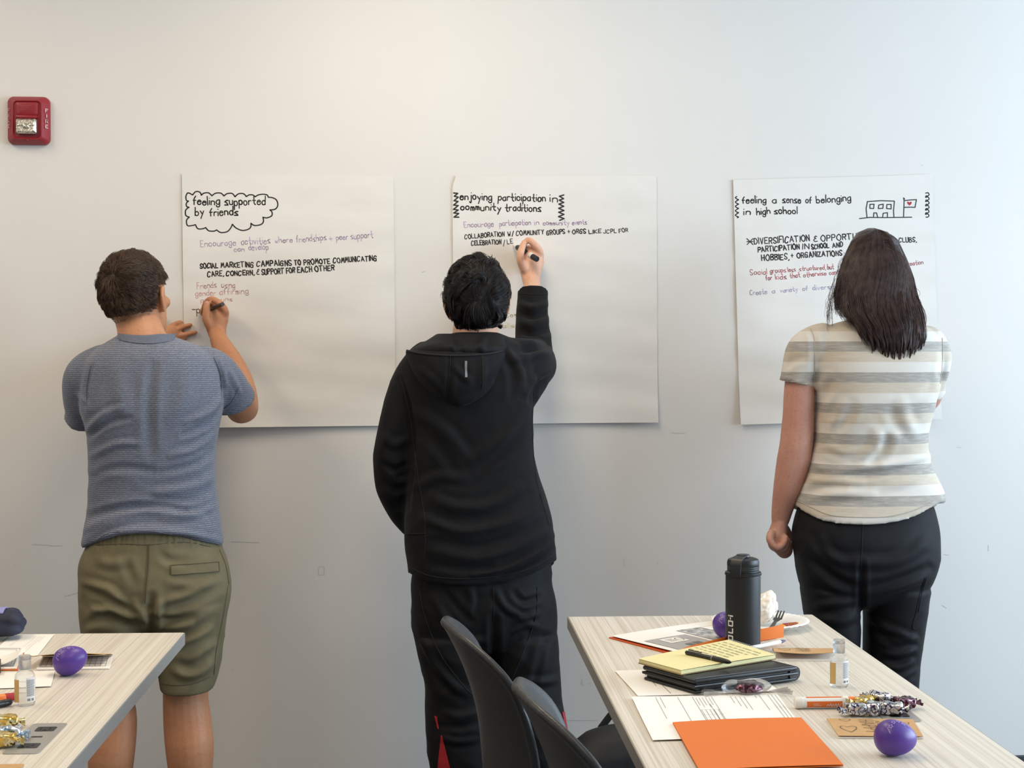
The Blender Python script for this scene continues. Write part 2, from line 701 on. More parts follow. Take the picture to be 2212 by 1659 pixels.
def ring_row(py, xl, xr, yc, db, df, n=2.4, N=56):
    L, R = P(xl, py, yc), P(xr, py, yc)
    a = (R.x - L.x) / 2
    cx = (R.x + L.x) / 2
    z = (R.z + L.z) / 2
    out = []
    for k in range(N):
        th = 2 * math.pi * k / N
        c, s = math.cos(th), math.sin(th)
        x = cx + a * math.copysign(abs(c) ** (2 / n), c)
        y = yc + (df if s > 0 else db) * math.copysign(abs(s) ** (2 / n), s)
        out.append(Vector((x, y, z)))
    return out


def body_loft(mb, rows, dense=4, n=2.4, shrink=0.0, hem=None, hem_band=110):
    """rows: (py, xl, xr, yc, depth_back, depth_front)"""
    A = catmull(np.array(rows, float), dense)
    rings = []
    for r in A:
        s = shrink * 760
        rings.append(ring_row(r[0], r[1] + s, r[2] - s, r[3], max(r[4] - shrink, .01), max(r[5] - shrink, .01), n))
    if hem:
        # the lowest part of the cloth slides to the hem line
        z0 = P(1106, rows[-1][0] - hem_band, rows[-1][3]).z
        z1 = P(1106, rows[-1][0], rows[-1][3]).z
        for i, rg in enumerate(rings):
            if rg[0].z < z0:
                k = (z0 - rg[0].z) / (z0 - z1)
                k = k * k * (3 - 2 * k) if k < 1 else 1
                rings[i] = [Vector((p.x, p.y, p.z + (hem(p) - z1) * k)) for p in rg]
    return mb.loft(rings)


def wrinkle(me, amp, scale, stretch=(1, 1, 2.2), seed=0, mask=None):
    """small sharp-edged drape wrinkles"""
    V, N = get_vn(me)
    W = V * np.array(stretch)
    n1 = vnoise(W, scale, seed, 2)
    n2 = vnoise(W + 0.05 * np.stack([n1, n1, n1], 1), scale * .55, seed + 1, 1)
    r = (1 - np.abs(np.tanh(n1 * 1.6))) ** 2 * np.clip(n2 + .4, 0, 1.2)
    d = amp * (r - .3)
    if mask is not None:
        d = d * mask(to_px(V))
    set_v(me, V + N * d[:, None])
    return me


def bvh_of(me):
    V = [v.co.copy() for v in me.vertices]
    return BVHTree.FromPolygons(V, [tuple(p.vertices) for p in me.polygons])


def hit(bvh, px, py):
    d = ray(px, py).normalized()
    h = bvh.ray_cast(CAM, d)
    return h[0]


def seam(mb, bvh, pts, r=0.0016, off=0.0006, dense=6, sides=6):
    """a stitched line lying on cloth, following the points of the photo"""
    q = catmull(np.array(pts, float), dense)
    line = []
    for a in q:
        d = ray(a[0], a[1]).normalized()
        h = bvh.ray_cast(CAM, d)
        if h[0] is not None:
            line.append(h[0] + h[1] * off)
    if len(line) > 1:
        mb.tube(line, r, sides)
    return mb


def seams(name, m, parent, bvh, lines):
    for l in lines:
        pts, r = l[0], (l[1] if len(l) > 1 else .0012)
        mb = seam(MB(), bvh, pts, r, l[2] if len(l) > 2 else .0006)
        if mb.v:
            obj(name, mb, m, parent)


def patch_on(mb, bvh, quad, nx, ny, lift, thick=0.004):
    """cloth patch over a surface; quad = px corners tl,tr,br,bl"""
    tl, tr, br, bl = [np.array(q, float) for q in quad]
    rows = []
    for j in range(ny + 1):
        row = []
        for i in range(nx + 1):
            u, v = i / nx, j / ny
            p = (tl * (1 - u) + tr * u) * (1 - v) + (bl * (1 - u) + br * u) * v
            d = ray(*p).normalized()
            h = bvh.ray_cast(CAM, d)
            if h[0] is None:
                return mb
            row.append(h[0] + h[1] * lift)
        rows.append(row)
    return mb.grid(lambda u, v: rows[int(round(v * ny))][int(round(u * nx))], nx, ny, (0, thick, 0))


# ------------------------------------------------------------------ handwriting
GL = {
 'a': "~46 26 05 04 13 33 45|46 43", 'b': "09 03|~05 26 45 44 33 13 04", 'c': "~45 36 16 05 04 13 33 44",
 'd': "49 43|~45 26 05 04 13 33 44", 'e': "05 45|~45 36 16 05 04 13 33 44", 'f': "~39 28 17 15 13|06 36",
 'g': "~46 26 05 04 13 33 45|~46 42 31 11 02", 'h': "09 03|~05 26 36 45 43", 'i': "06 03|08", 'j': "~26 21 10 01|28",
 'k': "09 03|36 05 33", 'l': "09 03", 'm': "06 03|~05 16 25 23|~25 36 45 43", 'n': "06 03|~05 16 36 45 43",
 'o': "~16 05 04 13 33 44 45 36 16", 'p': "06 00|~05 16 36 45 44 33 13 04", 'r': "06 03|~05 16 36",
 's': "~46 26 05 15 34 43 33 03", 't': "29 24|~24 33 43|06 46", 'u': "~06 04 13 33 44|46 43", 'v': "06 23 46",
 'w': "06 13 25 33 46", 'x': "06 43|46 03", 'y': "06 24|46 10", 'z': "06 46 03 43",
 'A': "03 29 53|15 45", 'B': "03 09|~09 39 48 37 06|~06 36 45 44 33 03", 'C': "~58 39 18 05 04 13 33 44",
 'D': "03 09|~09 29 47 45 23 03", 'E': "49 09 03 43|06 36", 'F': "49 09 03|06 36", 'G': "~58 39 18 05 04 13 33 45|26 46 43",
 'H': "09 03|49 43|06 46", 'I': "09 03", 'J': "~49 44 33 13 04", 'K': "09 03|49 06 43", 'L': "09 03 43",
 'M': "03 19 25 49 53", 'N': "03 09 43 49", 'O': "~29 07 05 23 43 55 57 39 29", 'P': "03 09|~09 39 48 47 36 06",
 'R': "03 09|~09 39 48 47 36 06|26 43", 'S': "~48 39 19 07 16 35 44 33 13 04", 'T': "09 59|29 23", 'U': "~09 04 13 33 44 49",
 'V': "09 23 49", 'W': "09 13 26 33 49", 'X': "09 43|49 03", 'Y': "09 26 49|26 23", 'Z': "09 49 03 43",
 ',': "~13 02", '.': "13", '+': "05 45|27 23", '&': "~38 18 17 26 16 05 04 13 33|29", '/': "02 39", '-': "05 45", '*': "09 53|59 03|06 56", '!': "09 05|03",
}


def glyph(ch):
    out = []
    for st in GL[ch].split('|'):
        sm = st.startswith('~')
        pts = [(int(p[0]) * 0.1, (int(p[1]) - 3) / 6.0) for p in st.lstrip('~').split()]
        if sm and len(pts) > 2:
            pts = [tuple(p) for p in catmull(np.array(pts), 4)]
        out.append(pts)
    w = max(p[0] for st in out for p in st)
    return out, w


def stroke(mb, pts, w, mp, jitter=0.0):
    """flat pen stroke of width w through 2-D points; mp maps 2-D to the surface"""
    pts = [np.array(p, float) for p in pts]
    r = w / 2
    for p in pts if len(pts) < 400 else pts[::2]:
        o = len(mb.v)
        mb.v.extend([tuple(mp(p[0] + r * math.cos(k * math.pi / 4), p[1] + r * math.sin(k * math.pi / 4))) for k in range(8)])
        mb.f.append(tuple(range(o, o + 8)))
    for a, b in zip(pts, pts[1:]):
        d = b - a
        L = math.hypot(*d)
        if L < 1e-6:
            continue
        nrm = np.array([-d[1], d[0]]) / L * r
        o = len(mb.v)
        mb.v.extend([tuple(mp(*(a - nrm))), tuple(mp(*(b - nrm))), tuple(mp(*(b + nrm))), tuple(mp(*(a + nrm)))])
        mb.f.append((o, o + 1, o + 2, o + 3))


def handwriting(mb, text, A, B, cap, w, mp, rnd=0.05, slant=0.0):
    """write text from A to B (2-D surface coordinates, metres)"""
    A, B = np.array(A, float), np.array(B, float)
    L = np.hypot(*(B - A))
    ex = (B - A) / L
    ey = np.array([-ex[1], ex[0]])
    x = 0.0
    lay = []
    for ch in text:
        if ch == ' ':
            x += 0.42
            continue
        st, gw = glyph(ch)
        lay.append((x, st))
        x += gw + 0.2
    tot = x - 0.2
    sx = L / tot
    for x0, st in lay:
        dy = random.uniform(-rnd, rnd) * cap
        rot = random.uniform(-rnd, rnd) * 1.5
        sc = 1 + random.uniform(-rnd, rnd)
        for pts in st:
            q = []
            for (gx, gy) in pts:
                gx2 = gx - gy * rot * 0.5 + slant * gy
                q.append(A + ex * ((x0 + gx2) * sx) + ey * (gy * cap * sc + dy))
            stroke(mb, q, w * random.uniform(0.85, 1.1), mp)
    return mb
# ------------------------------------------------------------------ the room
FLOOR_BASE = P(2190, 1631, 0).z


def struct(name, mb, m, parent=None, smooth=False):
    o = obj(name, mb, m, parent, smooth=smooth)
    if parent is None:
        o['kind'] = 'structure'
    return o


def wallxz(px, py):
    p = P(px, py, 0)
    return np.array((p.x, p.z))


def build_room():
    wall = struct('wall_back', MB().box((0.35, 0.05, 1.45), (8.7, 0.1, 2.9)), 'wall')
    struct('floor', MB().box((0.35, -3.2, -0.05), (8.7, 6.6, 0.1)), 'floor')
    struct('ceiling', MB().box((0.35, -3.2, 2.95), (8.7, 6.6, 0.1)), 'ceiling')
    # right wall with the window opening the daylight comes through
    w = MB()
    w.box((4.63, -3.2, 0.42), (0.06, 6.4, 0.84))
    w.box((4.63, -3.2, 2.67), (0.06, 6.4, 0.46))
    w.box((4.63, -0.15, 1.64), (0.06, 0.30, 1.6))
    w.box((4.63, -5.4, 1.64), (0.06, 2.1, 1.6))
    struct('wall_right', w, 'wall')
    fr = MB()
    for z in (0.86, 2.42):
        fr.box((4.63, -2.33, z), (0.09, 4.06, 0.05))
    for y in (-0.33, -2.33, -4.33):
        fr.box((4.63, y, 1.64), (0.09, 0.05, 1.52))
    struct('window_1', fr, 'steel')
    struct('wall_left', MB().box((-4.03, -3.2, 1.45), (.06, 6.6, 2.9)), 'wall')
    struct('baseboard_back', MB().box((0.35, -0.006, FLOOR_BASE / 2), (8.6, 0.012, FLOOR_BASE), bevel=0.003), 'baseboard')
    # scuffs and patched tape marks on the paint
    sc = MB()
    mp = lambda x, z: (x, -0.0006, z)
    random.seed(11)
    marks = [[(688, 1224), (700, 1224), (700, 1242)], [(688, 1226), (688, 1242), (698, 1242)], [(1348, 1207), (1348, 1222)], [(1420, 1214), (1421, 1218)],
             [(1258, 1467), (1256, 1474), (1260, 1482)], [(1268, 1478), (1276, 1476)], [(1262, 1597), (1262, 1612)], [(2068, 966), (2078, 967)],
             [(2040, 1198), (2050, 1199)], [(2135, 1178), (2135, 1190)], [(2036, 1308), (2044, 1313)], [(1990, 357), (1993, 357)], [(912, 588), (918, 586)],
             [(912, 1118), (914, 1119)], [(620, 1098), (622, 1100)], [(30, 1221), (33, 1221)], [(70, 1176), (110, 1178)], [(108, 1179), (134, 1179)],
             [(140, 1288), (170, 1280)], [(500, 1170), (560, 1172)], [(500, 1447), (503, 1448)], [(1450, 935), (1480, 936)], [(1200, 1556), (1290, 1556)], [(553, 1636), (556, 1637)]]
    for m in marks:
        stroke(sc, [wallxz(*p) for p in m], 0.0015, mp)
    obj('scuff_mark', sc, 'scuff', wall, smooth=False)
    return wall


# ------------------------------------------------------------------ flip-chart sheets with their handwriting
class Sheet:
    def __init__(s, label, corners, curl, seed, clip=0.0):
        s.c = [wallxz(*p) for p in corners]          # tl tr br bl on the wall
        s.curl, s.seed, s.clip = curl, seed, clip
        tl = s.c[0]
        s.root = empty('flip_chart_sheet', ((s.c[0][0] + s.c[1][0]) / 2, -0.004, s.c[0][1]), label, 'poster', 'flip chart sheets stuck to the wall')
        n = 60

        def fn(u, v):
            a = s.c[0] * (1 - u) + s.c[1] * u
            b = s.c[3] * (1 - u) + s.c[2] * u
            if s.clip and v < s.clip * 1.2:
                k = s.clip * (1 - v / (s.clip * 1.2))
                u2 = max(u, k * 0.5) if u < k else u
                a = s.c[0] * (1 - u2) + s.c[1] * u2
                b = s.c[3] * (1 - u2) + s.c[2] * u2
            p = a * (1 - v) + b * v
            return (p[0], s.y(*p), p[1])
        obj('paper', MB().grid(fn, 40, n, (0, 0.0008, 0)), 'paper', s.root, sharp=60)

    def y(s, x, z):
        v = (s.c[0][1] - z) / (s.c[0][1] - s.c[3][1])
        u = (x - s.c[0][0]) / (s.c[1][0] - s.c[0][0])
        k = max(0.0, (v - 0.72) / 0.28)
        rip = 0.0011 * math.sin(v * 21 + u * 3 + s.seed) * math.sin(v * 7 + s.seed * 2 + u * 2) + 0.0006 * math.sin(v * 43 - u * 5)
        return -0.0045 - s.curl * k * k * (0.75 + 0.35 * math.sin(u * 4 + s.seed)) + rip * (0.5 + v)

    def mp(s, x, z):
        return (x, s.y(x, z) - 0.0004, z)

    def text(s, name, ink, lines):
        """lines: (text, (x,y) start, (x,y) end in photo px, letter height px, pen width px)"""
        mb = MB()
        for tx, a, b, cap, w in lines:
            handwriting(mb, tx, wallxz(*a), wallxz(*b), cap / 709, .78 * w / 709, s.mp, rnd=.075)
        obj(name, mb, ink, s.root, smooth=False)

    def draw(s, name, ink, strokes, w, smooth=True, apart=False):
        mb = MB()
        for st in strokes:
            q = [wallxz(*p) for p in st]
            if smooth and len(q) > 2:
                q = catmull(np.array(q), 6)
            stroke(mb, q, w / 709, s.mp)
            if apart:
                obj(name, mb, ink, s.root, smooth=False)
                mb = MB()
        if not apart:
            obj(name, mb, ink, s.root, smooth=False)


def zz(off, sc, pts):
    return [(off[0] + x / sc, off[1] + y / sc) for x, y in pts]


def build_sheets():
    s = Sheet('leftmost white flip chart sheet with a cloud-framed heading', [(393, 376), (850, 381), (855, 919), (400, 923)], 0.022, 1.0)
    A, k = (380, 370), 4.514
    cl = [[(165, 232), (120, 212), (100, 245), (105, 285), (125, 292)], [(125, 292), (103, 315), (108, 345), (130, 352)], [(130, 352), (98, 380), (98, 430), (132, 448)],
          [(132, 448), (105, 480), (115, 530), (160, 530), (192, 522)], [(192, 522), (215, 560), (260, 562), (292, 550)], [(292, 550), (320, 580), (370, 585), (398, 573)],
          [(398, 573), (440, 598), (500, 590), (535, 555), (552, 518)], [(552, 518), (590, 555), (650, 578), (710, 565), (732, 540), (733, 508)], [(733, 508), (770, 530), (830, 520), (855, 490), (850, 450)],
          [(850, 450), (890, 455), (935, 435), (938, 400), (918, 378)], [(918, 378), (970, 370), (995, 330), (980, 280), (940, 258), (903, 255)], [(903, 255), (890, 232), (850, 225), (805, 232), (775, 250)],
          [(775, 250), (750, 232), (715, 232), (688, 248)], [(688, 248), (660, 220), (610, 222), (578, 250)], [(578, 250), (550, 218), (500, 220), (470, 242)], [(470, 242), (440, 215), (390, 215), (352, 240)],
          [(352, 240), (320, 212), (275, 215), (250, 235)], [(250, 235), (235, 205), (195, 200), (165, 232)]]
    s.draw('cloud_outline', 'black_ink', [zz(A, k, c) for c in cl], 2.6)
    s.text('heading', 'black_ink', [('feeling', (418, 442), (475, 442), 17, 3.2), ('supported', (486, 443), (573, 443), 18, 3.2), ('by', (422, 465), (440, 465), 16, 3.0), ('friends', (454, 466), (514, 465), 17, 3.2)])
    s.text('purple_note', 'purple_ink', [('Encourage', (434, 533), (510, 530), 14, 1.7), ('activities', (522, 529), (584, 526), 15, 1.7), ('where', (595, 525), (632, 523), 12, 1.7), ('friendships', (641, 523), (705, 519), 14, 1.7), ('+', (712, 521), (719, 520), 12, 1.7), ('peer', (727, 519), (752, 517), 12, 1.7), ('support', (758, 517), (806, 513), 14, 1.7),
                                          ('can', (506, 544), (528, 543), 11, 1.7), ('develop', (538, 541), (580, 539), 14, 1.7)])
    s.text('black_note', 'black_ink', [('SOCIAL', (433, 580), (471, 579), 10, 3), ('MARKETING', (478, 578), (548, 577), 10.5, 3), ('CAMPAIGNS', (555, 576), (630, 573), 11, 3), ('TO', (637, 573), (650, 572), 10, 3), ('PROMOTE', (657, 572), (713, 569), 10.5, 3), ('COMMUNICATING', (720, 568), (814, 563), 10.5, 3),
                                       ('CARE,', (449, 598), (484, 596), 11, 3), ('CONCERN,', (489, 596), (550, 594), 10, 3), ('&', (555, 592), (560, 592), 11, 2.4), ('SUPPORT', (566, 593), (613, 591), 11, 3), ('FOR', (619, 590), (637, 589), 11, 3), ('EACH', (643, 589), (674, 587), 11, 3), ('OTHER', (681, 587), (722, 584), 11, 3)])
    s.text('pink_note', 'pink_ink', [('Friends', (426, 623), (468, 621), 13, 1.7), ('using', (479, 621), (508, 621), 14, 1.7), ('gender', (423, 640), (466, 638), 13, 1.7), ('affirming', (475, 637), (537, 634), 14, 1.7), ('pronouns', (434, 652), (502, 650), 10, 1.6)])
    s.text('unfinished_line', 'black_ink', [('-p', (416, 675), (432, 675), 15, 2.0)])
    # middle sheet
    s = Sheet('middle white flip chart sheet headed enjoying participation in community traditions', [(977, 380), (1418, 379), (1420, 912), (981, 916)], 0.02, 2.3, clip=0.035)
    A, k = (960, 370), 4.706
    s.draw('zigzag_border', 'black_ink', [zz(A, k, [(93, 222), (135, 226), (100, 255), (140, 265), (97, 300), (138, 308), (93, 345), (140, 350), (92, 388), (140, 395), (95, 425), (145, 430), (97, 467), (146, 468)]),
                                          zz(A, k, [(1212, 242), (1168, 255), (1210, 280), (1165, 295), (1212, 318), (1162, 335), (1212, 357), (1160, 378), (1214, 400), (1160, 418), (1214, 440), (1158, 462), (1215, 482), (1170, 500)])], 3.0, smooth=False, apart=True)
    s.text('heading', 'black_ink', [('enjoying', (994, 431), (1062, 432), 16, 3.2), ('participation', (1076, 433), (1178, 435), 16, 3.2), ('in', (1188, 436), (1204, 436), 16, 3.2), ('community', (995, 453), (1081, 456), 15, 3.2), ('traditions', (1091, 456), (1168, 457), 16, 3.2)])
    s.text('purple_note', 'purple_ink', [('Encourage', (1003, 492), (1066, 489), 13, 1.8), ('participation', (1079, 488), (1146, 485), 12, 1.8), ('in', (1155, 486), (1164, 485), 11, 1.8), ('community', (1173, 486), (1229, 486), 11, 1.8), ('events', (1236, 486), (1267, 484), 11, 1.8)])
    s.text('black_note', 'black_ink', [('COLLABORATION', (1004, 516), (1089, 510), 9.5, 2.5), ('W/', (1097, 510), (1110, 509), 9, 2.4), ('COMMUNITY', (1115, 509), (1174, 506), 9.5, 2.5), ('GROUPS', (1181, 508), (1220, 504), 9.5, 2.5), ('+', (1226, 503), (1231, 503), 8, 2.2), ('ORGS', (1236, 505), (1265, 504), 9, 2.5), ('LIKE', (1272, 505), (1298, 503), 8, 2.5), ('JCPL', (1303, 504), (1331, 503), 8, 2.2), ('FOR', (1337, 503), (1356, 501), 8, 2.2),
                                       ('CELEBRATION', (1018, 530), (1082, 527), 9.5, 2.5), ('/', (1087, 530), (1092, 529), 10, 2.2), ('LE', (1096, 528), (1108, 526), 9, 2.2)])
    s.text('faint_yellow_note', 'yellow_ink', [('Com', (1093, 686), (1116, 684), 9, 2.0), ('walls', (1075, 709), (1111, 706), 9, 2.0)])
    # right sheet
    s = Sheet('rightmost white flip chart sheet with a drawn school and flag', [(1583, 389), (2013, 377), (2030, 904), (1598, 917)], 0.02, 4.0)
    A, k = (1570, 370), 4.706
    s.text('heading', 'black_ink', [('feeling', (1603, 440), (1654, 439), 15, 3.0), ('a', (1668, 439), (1676, 439), 15, 3.0), ('sense', (1690, 439), (1729, 438), 16, 3.0), ('of', (1740, 439), (1752, 438), 14, 3.0), ('belonging', (1763, 439), (1837, 434), 16, 3.0), ('in', (1606, 464), (1620, 464), 14, 3.0), ('high', (1634, 464), (1663, 462), 15, 3.0), ('school', (1672, 462), (1721, 461), 15, 3.0)])
    sq1, sq2 = [], []
    for i in range(5):
        y0 = 258 + i * 44
        sq1 += [(98, y0), (84, y0 + 12), (100, y0 + 26), (116, y0 + 32), (104, y0 + 40)]
    for i in range(6):
        y0 = 220 + i * 43
        sq2 += [(2015, y0 + 4), (2040, y0), (2050, y0 + 22), (2030, y0 + 34), (2022, y0 + 30)]
    s.draw('curly_border', 'black_ink', [zz(A, k, sq1), zz(A, k, sq2)], 2.2, apart=True)
    bl = [[(1345, 482), (1450, 470), (1600, 472), (1875, 468)], [(1420, 468), (1412, 380), (1425, 308)], [(1425, 310), (1560, 300), (1698, 305)], [(1698, 305), (1690, 400), (1695, 472)],
          [(1450, 338), (1492, 336), (1488, 380), (1450, 378), (1450, 338)], [(1540, 345), (1585, 335), (1582, 378), (1535, 380), (1540, 345)], [(1622, 340), (1665, 338), (1665, 384), (1620, 380), (1622, 340)],
          [(1487, 462), (1490, 424), (1518, 425), (1528, 464)], [(1580, 462), (1585, 428), (1628, 422), (1628, 466)],
          [(1790, 272), (1800, 280), (1792, 286)], [(1797, 280), (1795, 380), (1792, 468)], [(1800, 300), (1860, 293), (1922, 290), (1908, 368), (1850, 366), (1800, 368)]]
    s.draw('school_drawing', 'black_ink', [zz(A, k, q) for q in bl], 2.3, smooth=False)
    hb = MB()
    hp = zz(A, k, [(1850, 350), (1832, 332), (1826, 318), (1834, 308), (1848, 318), (1852, 320), (1860, 310), (1872, 312), (1874, 325), (1864, 340)])
    pts = [s.mp(*wallxz(*p)) for p in hp]
    hb.add(pts, [tuple(range(len(pts)))])
    obj('drawn_heart', hb, 'heart_red', s.root, smooth=False)
    s.text('black_note', 'black_ink', [('*', (1613, 528), (1626, 528), 13, 2.6), ('DIVERSIFICATION', (1629, 528), (1748, 521), 13, 3.0), ('&', (1758, 523), (1765, 522), 13, 2.6), ('OPPORTUNITIES', (1773, 521), (1900, 514), 13, 3.0), ('CLUBS,', (1941, 524), (1979, 522), 10, 2.4),
                                       ('PARTICIPATION', (1637, 545), (1726, 538), 11, 3.0), ('IN', (1733, 538), (1747, 538), 11, 3.0), ('SCHOOL', (1753, 538), (1790, 535), 10, 3.0), ('AND', (1798, 535), (1820, 533), 10, 3.0), ('HOBBIES,', (1645, 563), (1704, 560), 12, 3.0), ('+', (1708, 556), (1713, 556), 10, 2.6), ('ORGANIZATIONS', (1721, 557), (1818, 552), 11, 3.0)])
    s.text('red_note', 'red_ink', [('Social', (1620, 594), (1656, 592), 12, 1.9), ('groups', (1663, 590), (1697, 587), 11, 1.9), ('less', (1702, 588), (1718, 586), 10, 1.9), ('structured,', (1726, 585), (1783, 582), 10, 1.9), ('but', (1787, 582), (1800, 581), 11, 1.9), ('creation', (1955, 574), (1993, 571), 10, 1.7),
                                   ('for', (1654, 606), (1667, 604), 11, 1.9), ('kids', (1675, 604), (1698, 602), 11, 1.9), ('that', (1706, 602), (1728, 599), 11, 1.9), ('otherwise', (1735, 599), (1784, 594), 10, 1.9), ('can', (1791, 594), (1806, 592), 10, 1.7)])
    s.text('lilac_note', 'lilac_ink', [('Create', (1620, 638), (1656, 634), 11, 1.7), ('a', (1667, 633), (1673, 633), 10, 1.7), ('variety', (1685, 632), (1722, 628), 10, 1.7), ('of', (1733, 628), (1744, 627), 10, 1.7), ('diverse', (1755, 627), (1800, 623), 11, 1.7)])


# ------------------------------------------------------------------ fire alarm
def rrect(hx, hz, r, n=6):
    pts = []
    for cx, cz, a0 in ((hx - r, hz - r, 0), (-hx + r, hz - r, 90), (-hx + r, -hz + r, 180), (hx - r, -hz + r, 270)):
        for i in range(n + 1):
            a = math.radians(a0 + 90 * i / n)
            pts.append((cx + r * math.cos(a), cz + r * math.sin(a)))
    return pts


def rr_loft(mb, c, spec, n=6):
    """spec: (half x, half z, radius, depth towards the room)"""
    c = Vector(c)
    return mb.loft([[c + Vector((x, -d, z)) for x, z in reversed(rrect(hx, hz, r, n))] for hx, hz, r, d in spec])


def build_alarm():
    c = P(64, 262, 0)
    root = empty('fire_alarm', c, 'red fire alarm strobe on the wall with white FIRE lettering', 'fire alarm')
    mb = rr_loft(MB(), c, [(.0615, .0715, .019, 0.0), (.0615, .0715, .019, .010), (.0595, .0695, .018, .017), (.045, .060, .014, .034), (.043, .058, .012, .037), (.040, .055, .011, .0375), (.037, .052, .010, .033)])
    obj('housing', mb, 'fire_red', root)
    g = MB()
    rr_loft(g, c + Vector((0, 0, .0315)), [(.0315, .019, .006, .030), (.0315, .019, .006, .0375), (.029, .0165, .005, .0390)])
    for i in range(9):
        for j in range(5):
            x = -.022 + i * .0055 + (.0027 if j % 2 else 0)
            g.box(c + Vector((x, -.0392, .021 + j * .0055)), (.0026, .0012, .0022))
    obj('speaker_grille', g, 'fire_red', root)
    obj('ledge', MB().box(c + Vector((0, -.037, .0075)), (.062, .012, .009), bevel=.003), 'fire_red', root)
    obj('lens_recess', rr_loft(MB(), c + Vector((0, 0, -.022)), [(.034, .028, .006, .030), (.034, .028, .006, .0345)]), 'fire_red_dark', root)
    ln = MB()
    rr_loft(ln, c + Vector((0, 0, -.021)), [(.029, .022, .005, .03), (.029, .022, .006, .046), (.022, .016, .006, .054)])
    for a in (-1, 1):
        ln.box(c + Vector((a * .017, -.053, -.019)), (.016, .008, .004), bevel=.001)
    ln.ellipsoid(c + Vector((0, -.054, -.022)), (.011, .005, .008))
    obj('strobe_lens', ln, 'strobe', root, sharp=25)
    obj('screw', MB().ellipsoid(c + Vector((0, -.034, -.061)), (.0045, .003, .0045)), 'fire_red_dark', root)
    L = MB()
    for sgn in (1, -1):
        mp = lambda x, z: (c.x + x, -(0.018 + max(0.0, (0.061 - abs(x))) / .016 * .0175) - .0022, c.z + z)
        for i, ch in enumerate('FIRE'):
            z = .024 - i * .0158
            if ch == 'I':
                stroke(L, [(sgn * .0555, z), (sgn * .0555, z + .009)], .0021, mp)
            else:
                handwriting(L, ch, (sgn * .0555 - .0028, z), (sgn * .0555 + .0028, z), .009, .0021, mp, rnd=0)
    obj('lettering', L, 'fire_text', root, smooth=False)


# ------------------------------------------------------------------ tables
TABLE_RZ = math.radians(-1.97)


def build_table(label, corner, w, l, side, panel):
    """corner = far corner (far left if side > 0, else far right)"""
    root = local_empty('meeting_table', label, 'table', 'laminate tables')
    obj('tabletop', MB().box((0, 0, .7255), (w - .003, l - .003, .029), bevel=.0012, seg=1), 'laminate', root)
    e = MB()
    for s in (-1, 1):
        e.box((s * (w / 2 - .0006), 0, .7252), (.0028, l, .0275), bevel=.0008, seg=1)
        e.box((0, s * (l / 2 - .0006), .7252), (w, .0028, .0275), bevel=.0008, seg=1)
    obj('edge_band', e, 'edge', root)
    for s in (-1, 1):
        y = s * (l / 2 - .28)
        g = MB()
        g.box((0, y, .38), (.06, .05, .66), bevel=.006)
        g.box((0, y, .7), (.44, .05, .022), bevel=.004)
        g.box((0, y, .03), (.50, .06, .03), bevel=.008)
        for q in (-1, 1):
            g.tube([(q * .22, y, .0), (q * .22, y, .02)], .02, 12, round_ends=False)
        obj('leg', g, 'steel', root)
    rot = Matrix.Rotation(TABLE_RZ, 4, 'Z')
    off = rot @ Vector((-side * w / 2, l / 2, 0))
    root.location = (corner.x - off.x, corner.y - off.y, 0)
    root.rotation_euler.z = TABLE_RZ
    inv = (Matrix.Translation(root.location) @ rot).inverted()
    # power panel set into the top
    q = [inv @ T(*p) for p in panel]
    c = sum(q, Vector()) / 4
    ex = ((q[1] - q[0]) + (q[2] - q[3])) / 2
    ey = ((q[0] - q[3]) + (q[1] - q[2])) / 2
    hw, hl = ex.length / 2, ey.length / 2
    ex.normalize()
    ey.normalize()

    def pl(mb, ox, oy, hx, hy, r, z0, z1):
        mb.poly_prism([tuple((c + ex * (ox + a) + ey * (oy + b)).xy) for a, b in rrect(hx, hy, r, 4)], z0, z1)
    pm = MB()
    pl(pm, 0, 0, hw, hl, .008, .7395, .7412)
    plate = obj('power_panel', pm, 'panel', root, smooth=False)
    for oy in (hl * .58, -hl * .52):
        so = MB()
        pl(so, .002, oy, hw * .55, hl * .15, .004, .7405, .7418)
        sk = obj('socket', so, 'socket', plate, smooth=False)
        for a, b2, sx, sy in ((-.009, .002, .0012, .005), (.006, .002, .0012, .005), (0, -.008, .0022, .002)):
            sl = MB()
            pl(sl, .002 + a, oy + b2, sx, sy, .0005, .7412, .7421)
            obj('slot', sl, 'socket_slot', plate, smooth=False)
    us = MB()
    pl(us, 0, hl * .06, hw * .30, hl * .035, .001, .7405, .7417)
    obj('usb_port', us, 'socket', plate, smooth=False)
    return root


def build_tables():
    c = T(399, 1366)
    build_table('laminate table at lower left with navy pouch and purple egg', c, .61, 1.52, -1, [(73, 1564), (147, 1563), (84, 1629), (2, 1630)])
    a, b = T(1226, 1332), T(1758, 1329)
    build_table('laminate table at lower right with black bottle and orange folders', a, (b - a).length, 1.52, 1, [(1855, 1503), (1928, 1503), (1993, 1560), (1915, 1561)])


